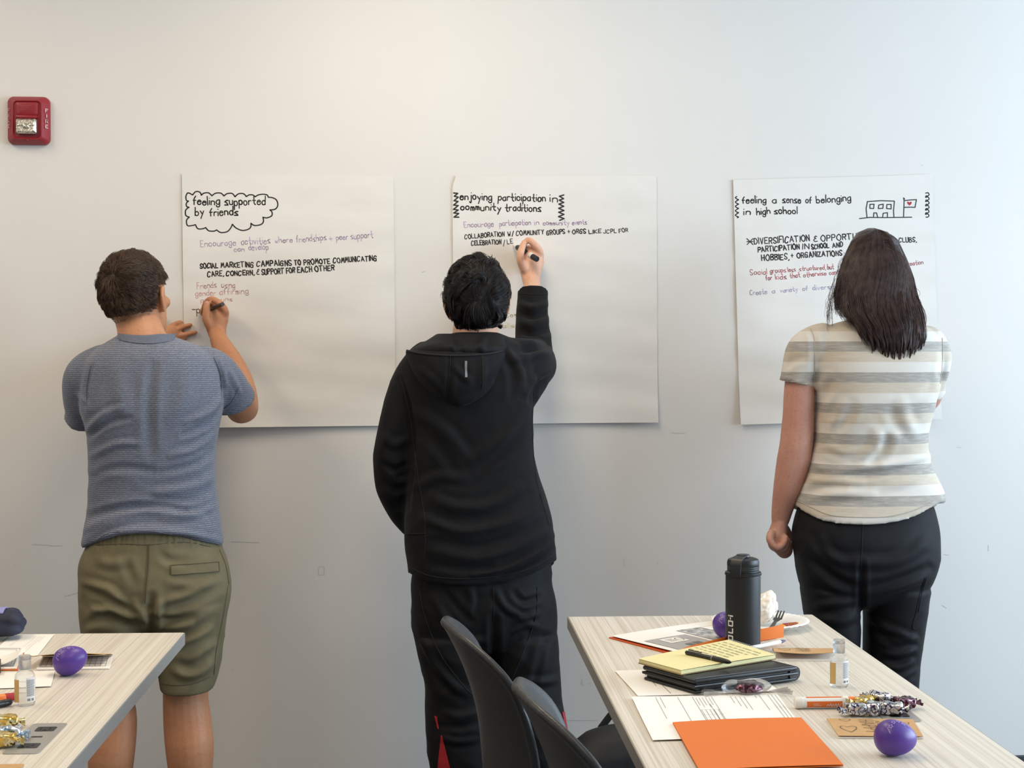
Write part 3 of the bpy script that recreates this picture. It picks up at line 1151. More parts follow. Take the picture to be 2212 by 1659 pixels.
# ------------------------------------------------------------------ chairs
def build_chairs():
    root = local_empty('shell_chair', 'charcoal shell chair farther from the camera at right table', 'chair', 'charcoal shell chairs')
    W0, H = .225, .42

    def surf(u, v):
        # v 0 seat junction .. 1 top ; chair faces +X, back at -X
        w = W0 * (1 - .10 * v)
        if v > .72:
            q = (v - .72) / .28
            w *= math.sqrt(max(0.0, 1 - q ** 2.6)) * .98 + .02
        yy = u * w
        xc = -.02 - .035 * v - .060 * max(0, (v - .45) / .55) ** 2
        wrap = .062 * (abs(yy) / W0) ** 2.0
        return Vector((xc + wrap, yy, .45 + H * v))
    mb = MB()
    nu, nv = 32, 40
    F = [[surf(-1 + 2 * i / nu, j / nv) for i in range(nu + 1)] for j in range(nv + 1)]
    mb.grid(lambda u, v: F[int(round(v * nv))][int(round(u * nu))], nu, nv, (-.011, 0, -.002))
    # rounded lip round the rim
    rim = [F[j][0] for j in range(0, nv + 1)] + [F[nv][i] for i in range(1, nu, 2)] + [F[j][nu] for j in range(nv, -1, -1)]
    rim = [p + Vector((-.0055, 0, -.001)) for p in rim]
    keep = [rim[0]]
    for p in rim[1:]:
        if (p - keep[-1]).length > .008:
            keep.append(p)
    mb.tube(catmull(np.array([tuple(p) for p in keep]), 3), .0082, 14)
    me = remesh(mb, .0035, 12)
    obj('backrest', me, 'shell', root, sharp=180)

    def seat(u, v):
        x = -.03 + .45 * v
        w = .225 * (1 - .08 * v)
        return Vector((x, (2 * u - 1) * w, .45 - .022 * math.sin(v * 3.1) + .02 * abs(2 * u - 1) ** 3 - .03 * max(0, v - .8) / .2))
    sm = MB().grid(seat, 24, 24, (0, 0, -.012))
    obj('seat', remesh(sm, .005, 3), 'shell', root, sharp=180)
    for sx, sy in ((0, -1), (0, 1), (1, -1), (1, 1)):
        x0 = .05 if sx == 0 else .33
        x1 = -.06 if sx == 0 else .42
        lg = obj('leg', MB().tube([(x0, sy * .17, .425), (x0 + (x1 - x0) * .12, sy * .2, .38), (x1, sy * .235, .02)], .0105, 12), 'leg', root)
        obj('foot_cap', MB().tube([(x1, sy * .235, .012), (x1, sy * .235, .03)], .0125, 12), 'lid_black', lg)
    obj('seat_frame', MB().tube([(.05, -.17, .425), (.05, .17, .425)], .0105, 10).tube([(.33, -.17, .42), (.33, .17, .42)], .0105, 10), 'leg', root)
    c2 = copy_tree(root)
    c2['label'] = 'charcoal shell chair nearer the camera at right table'
    return root, c2


def place_chairs():
    a, b = build_chairs()
    th = math.radians(CH_ROT[0])
    a.location = (CH_POS[0][0], CH_POS[0][1], 0)
    a.rotation_euler.z = th
    b.location = (CH_POS[1][0], CH_POS[1][1], 0)
    b.rotation_euler.z = math.radians(CH_ROT[1])


CH_POS = [(.246, -1.79), (.332, -2.37)]
CH_ROT = [5.5, 3]


# ------------------------------------------------------------------ black backpack under the table
def build_bag():
    c = Vector((.62, -.88, 0))
    root = empty('backpack', c, 'black bag on the floor between chairs and right table', 'bag')
    mb = MB()
    rows = []
    for z, a, b in ((.0, .17, .10), (.02, .19, .12), (.15, .20, .13), (.30, .19, .12), (.38, .16, .10), (.42, .10, .06), (.435, .04, .02)):
        rows.append([c + Vector((a * math.copysign(abs(math.cos(t)) ** .6, math.cos(t)), b * math.copysign(abs(math.sin(t)) ** .6, math.sin(t)), z)) for t in np.linspace(0, 2 * math.pi, 40, endpoint=False)])
    mb.loft(rows)
    me = remesh(mb, .01, 4)
    V, N = get_vn(me)
    V[:, 2] = np.maximum(V[:, 2] + .10 * (V[:, 0] - c.x) * (V[:, 2] > .3), 0.001)
    set_v(me, V + N * (vnoise(V, 22, 5) * .006)[:, None])
    obj('bag_body', me, 'bag', root, sharp=180)
    obj('front_pocket', MB().box(c + Vector((0, -.135, .14)), (.28, .05, .2), bevel=.02), 'bag', root)
    obj('strap', MB().tube([c + Vector((-.05, .05, .42)), c + Vector((0, .05, .47)), c + Vector((.05, .05, .42))], .009, 10, dense=6), 'seam_black', root)
    obj('zip', MB().tube([c + Vector((-.17, -.10, .33)), c + Vector((0, -.128, .35)), c + Vector((.17, -.10, .36))], .003, 8, dense=8), 'gray_ink', root)
# ------------------------------------------------------------------ people
HEAD_RINGS = [  # z, half width, back y, front y   (chin 0 .. crown .235), face towards +y
    (0.000, .020, .040, .085), (0.012, .036, .010, .093), (0.030, .050, -.030, .093), (0.055, .060, -.058, .092), (0.080, .067, -.076, .093),
    (0.105, .072, -.090, .094), (0.130, .0755, -.098, .093), (0.155, .077, -.101, .097), (0.180, .0755, -.099, .095), (0.200, .069, -.090, .084), (0.218, .054, -.070, .062), (0.230, .032, -.042, .034), (0.234, .012, -.018, .014)]


def head_matrix(px, py, Y, yaw, pitch, roll, sc):
    """photo pixel of the middle of the skull"""
    return Matrix.Translation(P(px, py, Y)) @ Matrix.Rotation(math.radians(roll), 4, 'Y') @ Matrix.Rotation(math.radians(yaw), 4, 'Z') @ Matrix.Rotation(math.radians(pitch), 4, 'X') @ Matrix.Scale(sc, 4) @ Matrix.Translation((0, 0, -.135))


def add_head(mb, m, ear=1.0):
    A = catmull(np.array(HEAD_RINGS), 3)
    rings = []
    for z, a, yb, yf in A:
        cy, b = (yb + yf) / 2, (yf - yb) / 2
        rings.append([m @ Vector((a * math.copysign(abs(math.cos(t)) ** .9, math.cos(t)), cy + b * math.copysign(abs(math.sin(t)) ** .9, math.sin(t)), z)) for t in np.linspace(0, 2 * math.pi, 40, endpoint=False)])
    mb.loft(rings)
    # nose, brow, lips, chin
    mb.tube([m @ Vector(p) for p in ((0, .090, .135), (0, .101, .115), (0, .112, .096), (0, .098, .088))], [.007, .009, .012, .008], 12, dense=3)
    for s in (-1, 1):
        mb.tube([m @ Vector(p) for p in ((s * .008, .094, .086), (s * .015, .098, .091))], [.006, .007], 10)
        mb.tube([m @ Vector(p) for p in ((s * .010, .094, .143), (s * .030, .091, .149), (s * .048, .076, .143))], [.007, .008, .006], 10)
        mb.ellipsoid(m @ Vector((s * .046, .068, .098)), (.02, .018, .018))
    mb.tube([m @ Vector(p) for p in ((-.022, .086, .062), (0, .097, .064), (.022, .086, .062))], [.005, .008, .005], 10, dense=3)
    mb.tube([m @ Vector(p) for p in ((-.020, .085, .053), (0, .096, .052), (.020, .085, .053))], [.005, .008, .005], 10, dense=3)
    # ears: curved rim, bowl and lobe
    for s in (-1, 1):
        e = [(s * .073, .012, .098), (s * .078, .014, .122), (s * .088, .002, .136), (s * .093, -.014, .131), (s * .092, -.020, .113), (s * .086, -.012, .094), (s * .078, .000, .080), (s * .073, .008, .082)]
        e = [(x * 1.0, y, .108 + (z - .108) * ear) for x, y, z in e]
        mb.tube([m @ Vector(p) for p in e], [.0045, .005, .0055, .0058, .0055, .0058, .0068, .005], 10, dense=4)
        R = (m.to_3x3() @ Matrix.Rotation(s * math.radians(28), 3, 'Z'))
        mb.ellipsoid(m @ Vector((s * .080, -.003, .108)), (.0065, .017, .026 * ear), R)


def face_parts(root, m):
    for s in (-1, 1):
        ey = obj('eye', MB().ellipsoid(m @ Vector((s * .031, .082, .124)), (.0125, .0125, .0125)), 'eye_white', root)
        obj('iris', MB().ellipsoid(m @ Vector((s * .031, .0925, .124)), (.0055, .003, .0055)), 'iris', ey)


def sleeve(mb, pts, dense=5):
    mb.tube([P(a, b, y) for a, b, y, r in pts], [r for *_, r in pts], 26, dense=dense, round_ends='start')


def arm(mb, pts, dense=5):
    """pts: (px, py, Y, radius)"""
    mb.tube([P(a, b, y) for a, b, y, r in pts], [r for *_, r in pts], 20, dense=dense)


def finger(mb, pts):
    mb.tube([P(a, b, y) for a, b, y, r in pts], [r for *_, r in pts], 12, dense=4)


def strands(mb, Pth, rad, up):
    """Pth (n,k,3) strand paths, rad (k,) radii: thin three-sided tapered strands"""
    n, k, _ = Pth.shape
    tg = np.gradient(Pth, axis=1)
    tg /= np.linalg.norm(tg, axis=2, keepdims=True) + 1e-9
    sd = np.cross(tg, up)
    sd /= np.linalg.norm(sd, axis=2, keepdims=True) + 1e-9
    u2 = np.cross(sd, tg)
    o = len(mb.v)
    V = np.empty((n, k, 3, 3))
    for j, a in enumerate((90, 210, 330)):
        a = math.radians(a)
        V[:, :, j] = Pth + (sd * math.cos(a) + u2 * math.sin(a)) * rad[None, :, None]
    mb.v.extend(map(tuple, V.reshape(-1, 3)))
    base = np.arange(n)[:, None] * (k * 3) + np.arange(k - 1)[None, :] * 3 + o
    F = []
    for j in range(3):
        j2 = (j + 1) % 3
        F.append(np.stack([base + j, base + j2, base + 3 + j2, base + 3 + j], -1).reshape(-1, 4))
    mb.f.extend(map(tuple, np.concatenate(F).tolist()))


def scalp_hair(mb, m, c, R, whorl, keep, n, steps, r0, swirl=0.4, clump=0.25, seed=1, locks=300, gather=0.6, lock_lift=.004):
    """short hair combed away from the whorl, gathered in locks. keep(d) -> (length, lift) arrays in head space"""
    r = np.random.default_rng(seed)
    w = np.array(whorl, float)
    w /= np.linalg.norm(w)
    k1, k2, k3 = [r.normal(size=(3, 3)) * q for q in (5, 9, 9)]

    def flow(d, jit):
        t = d - (d @ w)[:, None] * w
        t = t - (t * d).sum(1)[:, None] * d
        t /= np.linalg.norm(t, axis=1, keepdims=True) + 1e-6
        t = t + swirl * np.cross(w, d) * np.exp(-3 * (1 - d @ w))[:, None]
        t = t + clump * np.stack([np.sin(d @ k1[i] * 1.6 + i) for i in range(3)], 1) + jit * r.normal(size=t.shape)
        t = t - (t * d).sum(1)[:, None] * d
        return t / (np.linalg.norm(t, axis=1, keepdims=True) + 1e-6)

    def roots(m_):
        d = r.normal(size=(m_ * 3, 3))
        d /= np.linalg.norm(d, axis=1, keepdims=True)
        L, lift = keep(d)
        ok = L > 0.002
        return d[ok][:m_], L[ok][:m_], lift[ok][:m_]
    s = np.linspace(0, 1, steps)
    Rm = float(np.mean(R))

    def path(d, t, L):
        dd = d[:, None, :] + t[:, None, :] * (L[:, None] / Rm * s[None, :])[:, :, None]
        return dd / np.linalg.norm(dd, axis=2, keepdims=True)
    gd, gL, gl = roots(locks)
    gp = path(gd, flow(gd, .35), gL * r.uniform(.8, 1.15, len(gL)))
    gh = r.normal(size=len(gL)) * lock_lift
    d, L, lift = roots(n)
    dd = path(d, flow(d, .10), L * r.uniform(.75, 1.1, len(L)))
    near = np.argmax(d @ gd.T + r.normal(size=(len(d), len(gd))) * .002, axis=1)
    wgt = gather * s ** 1.3
    dd = dd * (1 - wgt)[None, :, None] + gp[near] * wgt[None, :, None]
    dd /= np.linalg.norm(dd, axis=2, keepdims=True)
    h = 1.0 + ((lift * r.uniform(.6, 1.25, len(L)))[:, None] * np.sin(s * 2.0)[None, :] + np.maximum(gh[near], -lift * .8)[:, None] * np.sin(s * 2.6)[None, :]) / Rm
    pts = np.array(c) + dd * np.array(R) * h[:, :, None]
    mm = np.array(m)
    W = pts @ mm[:3, :3].T + mm[:3, 3]
    up = dd @ mm[:3, :3].T
    rad = r0 * np.interp(s, [0, .3, .7, 1], [1, 1, .85, .2])
    strands(mb, W, rad, up)


def scalp_cap(mb, m, c, R, inside, seg=64, rings=40):
    """closed shell under the strands; inside(d)->bool marks the hairy part, the rest sinks into the skull"""
    rr = []
    for i in range(rings + 1):
        th = math.pi * (0.01 + .98 * i / rings)
        q = []
        for k in range(seg):
            a = 2 * math.pi * k / seg
            d = np.array((math.sin(th) * math.cos(a), math.sin(th) * math.sin(a), -math.cos(th)))
            f = 0.985 if inside(d) else 0.80
            q.append(m @ Vector(np.array(c) + d * np.array(R) * f))
        rr.append(q)
    mb.loft(rr)


def person(label, mb, skin, voxel, origin, smooth=2):
    me = remesh(mb, voxel, smooth)
    o = obj('person', me, skin, None, origin, sharp=180)
    tag(o, label, 'person')
    return o


def feet(mb, x, y):
    mb.loft([[Vector((x + a * math.cos(t), y + yo + b * math.sin(t), z)) for t in np.linspace(0, 2 * math.pi, 24, endpoint=False)] for a, b, yo, z in ((.04, .12, .06, .002), (.043, .125, .06, .03), (.038, .08, .02, .06), (.036, .045, 0, .10))])


def shoes(root, pts, m='shoe'):
    for x, y in pts:
        mb = MB().loft([[Vector((x + a * math.cos(t), y + yo + b * math.sin(t), z)) for t in np.linspace(0, 2 * math.pi, 28, endpoint=False)] for a, b, yo, z in ((.046, .135, .06, 0), (.05, .14, .06, .02), (.049, .135, .06, .04), (.044, .085, .015, .075), (.043, .058, 0, .10))])
        s = obj('shoe', mb, m, root)
        obj('sole', MB().loft([[Vector((x + a * math.cos(t), y + .06 + b * math.sin(t), z)) for t in np.linspace(0, 2 * math.pi, 28, endpoint=False)] for a, b, z in ((.051, .141, 0), (.053, .143, .012), (.051, .141, .022))]), 'foam', s)


# ---------------------------------------------------------------- left man: blue tee, olive shorts
def build_man_left():
    Y0 = -.45
    ox = P(325, 900, Y0).x
    # torso rows in photo pixels, back towards the camera
    rows = [(717, 268, 352, -.425, .055, .06), (728, 250, 378, -.43, .085, .075), (745, 222, 425, -.44, .105, .09), (768, 196, 458, -.45, .118, .10), (800, 180, 474, -.45, .128, .11), (840, 176, 482, -.45, .134, .115), (880, 174, 482, -.45, .136, .12), (930, 187, 473, -.45, .13, .12),
            (990, 192, 466, -.45, .122, .12), (1050, 193, 468, -.45, .118, .12), (1100, 190, 474, -.45, .122, .12), (1150, 183, 480, -.455, .132, .12), (1176, 178, 483, -.455, .136, .12)]
    srows = rows + [(1190, 177, 484, -.455, .138, .12)]

    def hem(p):
        pts = [(174, 1193), (200, 1180), (241, 1160), (290, 1156), (335, 1157), (390, 1163), (440, 1178), (484, 1188)]
        px = to_px([tuple(p)])[0][0]
        y = np.interp(px, [a for a, _ in pts], [b for _, b in pts])
        if p.y > Y0:
            y = 1186
        return P(px, y, p.y).z
    sh = MB()
    body_loft(sh, srows, 4, 2.5, hem=hem)
    # sleeves: left arm folded in front, right arm bent up to write
    Lsh, Rsh = (196, 800), (452, 798)
    sleeve(sh, [(230, 790, -.44, .062), (190, 815, -.43, .064), (180, 858, -.40, .056), (181, 896, -.37, .047)])
    sh.tube([P(181, 888, -.378), P(178, 908, -.355)], [.049, .050], 24, round_ends=False)
    sleeve(sh, [(420, 795, -.44, .064), (455, 802, -.43, .064), (485, 828, -.40, .059), (503, 854, -.36, .055)])
    sh.tube([P(497, 845, -.37), P(509, 868, -.345)], [.058, .061], 24, round_ends=False)
    me = remesh(sh, .006, 6)
    V, N = get_vn(me)
    px = to_px(V)
    # soft cloth noise, drier towards the hem
    w = np.clip((px[:, 1] - 950) / 200, 0, 1)
    set_v(me, V + N * ((vnoise(V * np.array([1, 1, 2.0]), 20, 3) * .0016) * (0.4 + w))[:, None])
    F = []
    for a in ((-5, 9, [(178, 1120), (250, 1098), (330, 1092), (400, 1102)]), (5, 10, [(182, 1145), (250, 1118), (340, 1108), (440, 1120)]), (-4, 8, [(190, 1172), (250, 1140), (330, 1130), (420, 1140)]), (4, 7, [(225, 1160), (300, 1148), (400, 1152), (470, 1165)]),
              (5, 9, [(190, 925), (225, 895), (265, 880)]), (-5, 8, [(190, 945), (230, 915), (280, 902)]), (4, 9, [(198, 985), (250, 960), (300, 958)]), (-3, 10, [(200, 1030), (260, 1010), (340, 1020)]),
              (5, 9, [(482, 850), (450, 890), (400, 912)]), (-5, 8, [(480, 880), (450, 915), (395, 940)]), (4, 9, [(468, 930), (430, 965), (370, 985)]), (-4, 9, [(468, 965), (425, 1000), (350, 1020)]), (4, 10, [(470, 1020), (420, 1050), (340, 1062)]), (-4, 10, [(470, 1050), (410, 1080), (320, 1078)]),
              (4, 9, [(470, 1090), (420, 1112), (350, 1120)]), (-5, 14, [(330, 790), (322, 880), (325, 980)]), (3, 22, [(255, 800), (262, 860), (280, 900)]), (3, 22, [(400, 800), (395, 860), (375, 900)]),
              (-4, 6, [(200, 790), (190, 830), (187, 880)]), (-5, 6, [(463, 775), (478, 815), (479, 860)]), (3, 7, [(495, 800), (510, 830), (518, 850)]), (3, 6, [(165, 850), (185, 868), (190, 885)])):
        F.append(a)
    fold(me, [(a * 1.5, w * .8, p) for a, w, p in F])
    wrinkle(me, .0038, 17, (1, 1, 2.4), 201, lambda p: np.clip((p[:, 1] - 820) / 150, .15, 1))
    bv = bvh_of(me)
    # body
    b = MB()
    arows = [(r[0], r[1], r[2], r[3], r[4], r[5]) for r in rows if r[0] > 740]
    body_loft(b, arows + [(1230, 182, 478, -.455, .12, .11), (1300, 185, 478, -.455, .12, .11)], 3, 2.4, shrink=.016)
    m = head_matrix(291, 634, -.41, -21, 4, -8, .985)
    add_head(b, m, 1.1)
    # neck
    b.tube([P(292, 680, -.42), P(300, 705, -.43), P(306, 732, -.44), P(312, 770, -.44)], [.058, .060, .068, .085], 24, dense=3)
    # right arm and hand
    arm(b, [(440, 800, -.43, .058), (488, 828, -.40, .052), (515, 866, -.33, .047), (523, 881, -.29, .046), (520, 850, -.26, .046), (508, 810, -.215, .043), (490, 770, -.16, .036), (474, 736, -.105, .0265), (470, 722, -.085, .0255)], 4)
    b.tube([P(470, 724, -.085), P(467, 706, -.075), P(468, 690, -.068), P(473, 678, -.06)], [.026, .031, .035, .031], 20, flat=((0, 1, .1), .62), dense=3)
    finger(b, [(477, 686, -.07, .013), (486, 671, -.078, .0115), (472, 654, -.082, .0105), (456, 646, -.070, .0095), (444, 655, -.045, .0085), (439, 668, -.026, .0075)])
    finger(b, [(455, 708, -.085, .014), (446, 690, -.095, .0125), (446, 670, -.095, .0115), (447, 656, -.088, .0098)])
    finger(b, [(478, 688, -.05, .012), (486, 674, -.05, .011), (468, 658, -.045, .010), (450, 660, -.030, .009), (437, 671, -.016, .008), (437, 677, -.013, .0075)])
    finger(b, [(474, 692, -.04, .011), (480, 680, -.035, .0105), (464, 666, -.026, .0095), (449, 670, -.016, .0085), (443, 682, -.013, .0075)])
    finger(b, [(470, 700, -.035, .010), (474, 692, -.028, .0095), (460, 680, -.018, .0085), (450, 686, -.013, .0075)])
    # left forearm across the chest, hand flat on the sheet
    arm(b, [(225, 800, -.42, .050), (186, 862, -.385, .044), (186, 890, -.34, .041), (215, 850, -.25, .043), (280, 785, -.15, .036), (325, 742, -.075, .027), (338, 734, -.055, .026)], 4)
    b.tube([P(335, 736, -.055), P(350, 728, -.04), P(362, 724, -.028)], [.026, .034, .032], 20, flat=((0, 1, .2), .5), dense=3)
    finger(b, [(354, 715, -.028, .0098), (368, 706, -.020, .0085), (381, 699, -.015, .0076), (391, 696, -.012, .0068)])
    finger(b, [(358, 723, -.026, .0098), (378, 714, -.020, .0085), (397, 706, -.014, .0076), (411, 702, -.012, .0070)])
    finger(b, [(360, 731, -.025, .0098), (385, 726, -.019, .0085), (407, 721, -.014, .0076), (422, 718, -.012, .0070)])
    finger(b, [(358, 735, -.025, .0095), (378, 734, -.018, .0085), (392, 732, -.013, .0078), (400, 730, -.012, .007)])
    finger(b, [(342, 722, -.04, .0125), (345, 706, -.030, .011), (350, 694, -.020, .0095), (355, 688, -.016, .0085)])
    # legs
    for pts in ([(250, 1280, -.455, .085), (238, 1400, -.455, .078), (240, 1500, -.455, .062), (248, 1560, -.46, .060), (240, 1640, -.475, .062), (238, 1720, -.465, .050), (238, 1800, -.45, .036)],
                [(415, 1280, -.455, .085), (412, 1400, -.455, .078), (401, 1490, -.455, .062), (405, 1560, -.462, .0655), (410, 1620, -.475, .0655), (412, 1700, -.468, .054), (414, 1800, -.45, .036)]):
        p2 = [P(a, bb, y) for a, bb, y, r in pts]
        end = Vector((p2[-1].x, p2[-1].y, .05))
        b.tube(p2 + [end], [r for *_, r in pts] + [.034], 20, dense=4)
        feet(b, end.x, end.y)
    root = person('man in blue heather t-shirt and olive shorts writing on leftmost sheet', b, 'skin_tan', .0040, (ox, Y0, 0))
    fp = [(P(238, 1800, -.45).x, -.45), (P(414, 1800, -.45).x, -.45)]
    shoes(root, fp)
    face_parts(root, m)
    tee = obj('t_shirt', me, 'tee_blue', root, sharp=180)
    seams('seam', 'tee_blue_trim', tee, bv, [
        ([(256, 731), (285, 738), (320, 739), (352, 735), (378, 729)], .0012),
        ([(196, 790), (188, 830), (187, 875)], .0012),
        ([(462, 772), (477, 810), (478, 862)], .0012),
        ([(176, 1184), (205, 1169), (243, 1150), (330, 1148), (440, 1168), (483, 1178)], .0011),
        ([(482, 884), (500, 868), (518, 832)], .0011),
    ])
    def collar(u, v):
        x = 254 + 126 * u
        yl = 741 - 9 * (2 * u - 1) ** 2
        lo = hit(bv, min(max(x, 258), 376), yl + 1)
        up = P(x, yl - 17 + 5 * (2 * u - 1) ** 2, lo.y + .012 + .0 * u)
        p = lo * (1 - v) + up * v
        return p + Vector((0, -.0035 + .002 * v, 0))
    obj('collar', MB().grid(collar, 28, 5, (0, .006, 0)), 'tee_blue_trim', tee, sharp=60)
    obj('neckband_front', MB().tube([P(264, 728, -.475), P(264, 726, -.42), P(312, 730, -.36), P(368, 726, -.42), P(368, 728, -.475)], .005, 10, dense=4), 'tee_blue_trim', tee)
    # thumb nail
    obj('fingernail', MB().ellipsoid(P(447, 657, -.0965), (.0062, .002, .0078)), 'nail', root)
    # shorts
    so = MB()
    body_loft(so, [(1128, 225, 440, -.455, .112, .105), (1150, 205, 462, -.455, .126, .112), (1180, 186, 478, -.455, .134, .115), (1215, 172, 492, -.455, .142, .115), (1260, 170, 500, -.457, .148, .115), (1300, 172, 497, -.457, .146, .115), (1330, 182, 486, -.457, .125, .11), (1352, 225, 440, -.457, .085, .09), (1366, 300, 370, -.457, .03, .04)], 4, 2.5)
    so.loft([ring_row(*r, 2.3) for r in catmull(np.array([(1300, 172, 340, -.457, .135, .115), (1340, 175, 331, -.457, .128, .11), (1380, 178, 326, -.457, .120, .105), (1430, 180, 322, -.457, .114, .10), (1470, 183, 316, -.457, .108, .10), (1490, 184, 312, -.457, .106, .10)]), 3)])
    so.loft([ring_row(*r, 2.3) for r in catmull(np.array([(1300, 322, 497, -.457, .135, .115), (1340, 330, 490, -.457, .128, .11), (1380, 334, 484, -.457, .120, .105), (1430, 340, 478, -.457, .114, .10), (1465, 345, 469, -.457, .108, .10), (1488, 348, 461, -.457, .106, .10)]), 3)])
    sm = remesh(so, .006, 6)
    V, N = get_vn(sm)
    px = to_px(V)
    gather = np.exp(-((px[:, 1] - 1163) / 16) ** 2) * np.sin(px[:, 0] * .62 + np.sin(px[:, 0] * .11) * 2) * .0022
    set_v(sm, V + N * (gather + vnoise(V * np.array([1, 1, 1.6]), 26, 9) * .0014)[:, None])
    A, k = (130, 1100), 2.967
    Z = lambda *p: zz(A, k, p)
    fold(sm, [(7, 8, Z((150, 470), (230, 490), (320, 520), (390, 590))), (-6, 7, Z((170, 520), (260, 560), (370, 610), (420, 640))), (7, 8, Z((200, 660), (320, 640), (420, 680), (560, 720))), (-7, 8, Z((190, 720), (300, 690), (430, 720), (550, 740))), (5, 8, Z((180, 600), (230, 640), (300, 650))),
               (-14, 9, Z((585, 560), (580, 640), (590, 720), (590, 790))), (8, 8, Z((480, 600), (500, 650), (560, 690))), (8, 7, Z((640, 610), (625, 650), (600, 690))), (6, 9, Z((650, 600), (760, 570), (870, 520), (960, 460))), (-6, 9, Z((640, 650), (780, 610), (900, 570), (1030, 500))),
               (6, 8, Z((600, 740), (700, 755), (830, 740))), (-5, 8, Z((620, 700), (720, 710), (860, 690))), (6, 8, Z((740, 870), (850, 830), (960, 770))), (-5, 9, Z((720, 820), (830, 790), (980, 700))), (7, 9, Z((720, 1030), (800, 1070), (900, 1050), (970, 990))), (-6, 9, Z((760, 990), (840, 1010), (940, 950))),
               (5, 8, Z((860, 960), (930, 900), (1000, 860))), (4, 9, Z((700, 470), (820, 490), (950, 480))), (-4, 10, Z((420, 300), (440, 400), (490, 480))), (5, 10, Z((250, 330), (330, 350), (440, 330))), (-4, 9, Z((640, 280), (700, 330), (800, 330))), (5, 9, Z((160, 780), (260, 760), (400, 780)))])
    wrinkle(sm, .0042, 22, (1, 1, 1.5), 205)
    bv = bvh_of(sm)
    shorts = obj('shorts', sm, 'olive', root, sharp=180)
    seams('seam', 'olive_seam', shorts, bv, [
        (Z((570, 225), (568, 350), (556, 480), (545, 600)), .0014),
        (Z((560, 225), (556, 350), (545, 480), (536, 590)), .0010),
        (Z((205, 230), (420, 222), (560, 228), (800, 212), (960, 240)), .0012),
        (Z((655, 1118), (740, 1128), (850, 1118), (960, 1075)), .0012),
        (Z((1020, 260), (1060, 360), (1080, 480)), .0014),
        (Z((1075, 490), (1040, 700), (1000, 900), (985, 1060)), .0012),
    ])
    pk = patch_on(MB(), bv, Z((708, 362), (1012, 338), (1016, 398), (712, 420)), 24, 5, .0022, .002)
    pocket = obj('back_pocket', pk, 'olive', shorts, sharp=30)
    seams('seam', 'olive_seam', pocket, bv, [
        (Z((708, 362), (860, 350), (1012, 338)), .0011, .003),
        (Z((712, 420), (860, 410), (1016, 398)), .0011, .003),
        (Z((708, 362), (712, 420)), .0011, .003),
        (Z((1012, 338), (1016, 398)), .0011, .003),
    ])
    # hair: short back and sides, brushed forward from a whorl
    h = MB()
    c, R = (0, -.004, .137), (.0840, .1120, .1085)

    def inside(d):
        return (d[2] > -.50 + .25 * max(d[1], 0) * 2) and not (d[1] > .45 and d[2] < .55) and not (abs(d[0]) > .86 and -.25 < d[1] < .5 and d[2] < .12) and not (d[1] > .1 and d[2] < .1)

    def keep(d):
        z = d[:, 2]
        L = np.where(z > .45, .050, np.where(z > .15, .034, np.where(z > -.1, .022, np.where(z > -.40, .014, .008))))
        ok = np.array([inside(x) for x in d])
        return np.where(ok, L, 0), np.where(z > .45, .011, np.where(z > .1, .006, np.where(z > -.38, .0025, .0008)))
    scalp_cap(h, m, c, (.0835, .1115, .1080), inside)
    scalp_hair(h, m, c, R, (-.02, -.80, .52), keep, 16000, 7, .0005, .5, .25, 4, locks=900, gather=.55, lock_lift=.0022)

    def stubble(d):
        ok = (d[:, 1] < -.15) & (d[:, 2] < -.46) & (d[:, 2] > -.70) & (np.abs(d[:, 0]) < .75)
        return np.where(ok, .0042, 0), np.full(len(d), -.0010)
    scalp_hair(h, m, (0, -.004, .137), (.0800, .1060, .1085), (-.02, -.80, .52), stubble, 2600, 4, .00028, 0, .2, 6, locks=300, gather=.2, lock_lift=0)
    obj('hair', h, 'hair_brown', root, sharp=180)
    # the brown marker in his hand
    a, e = P(434, 676, -.012), P(481, 657, -.140)
    dv = (e - a).normalized()
    ml = empty('marker_pen', a, 'dark brown marker in hand of man in blue t-shirt', 'pen')
    obj('barrel', MB().tube([a + dv * .02, a + dv * .03, e], [.0042, .0062, .0062], 16, round_ends=False), 'brown_pen', ml)
    obj('tip', MB().tube([a + dv * .001, a + dv * .02], [.0012, .0042], 12, round_ends=False), 'marker_black', ml)


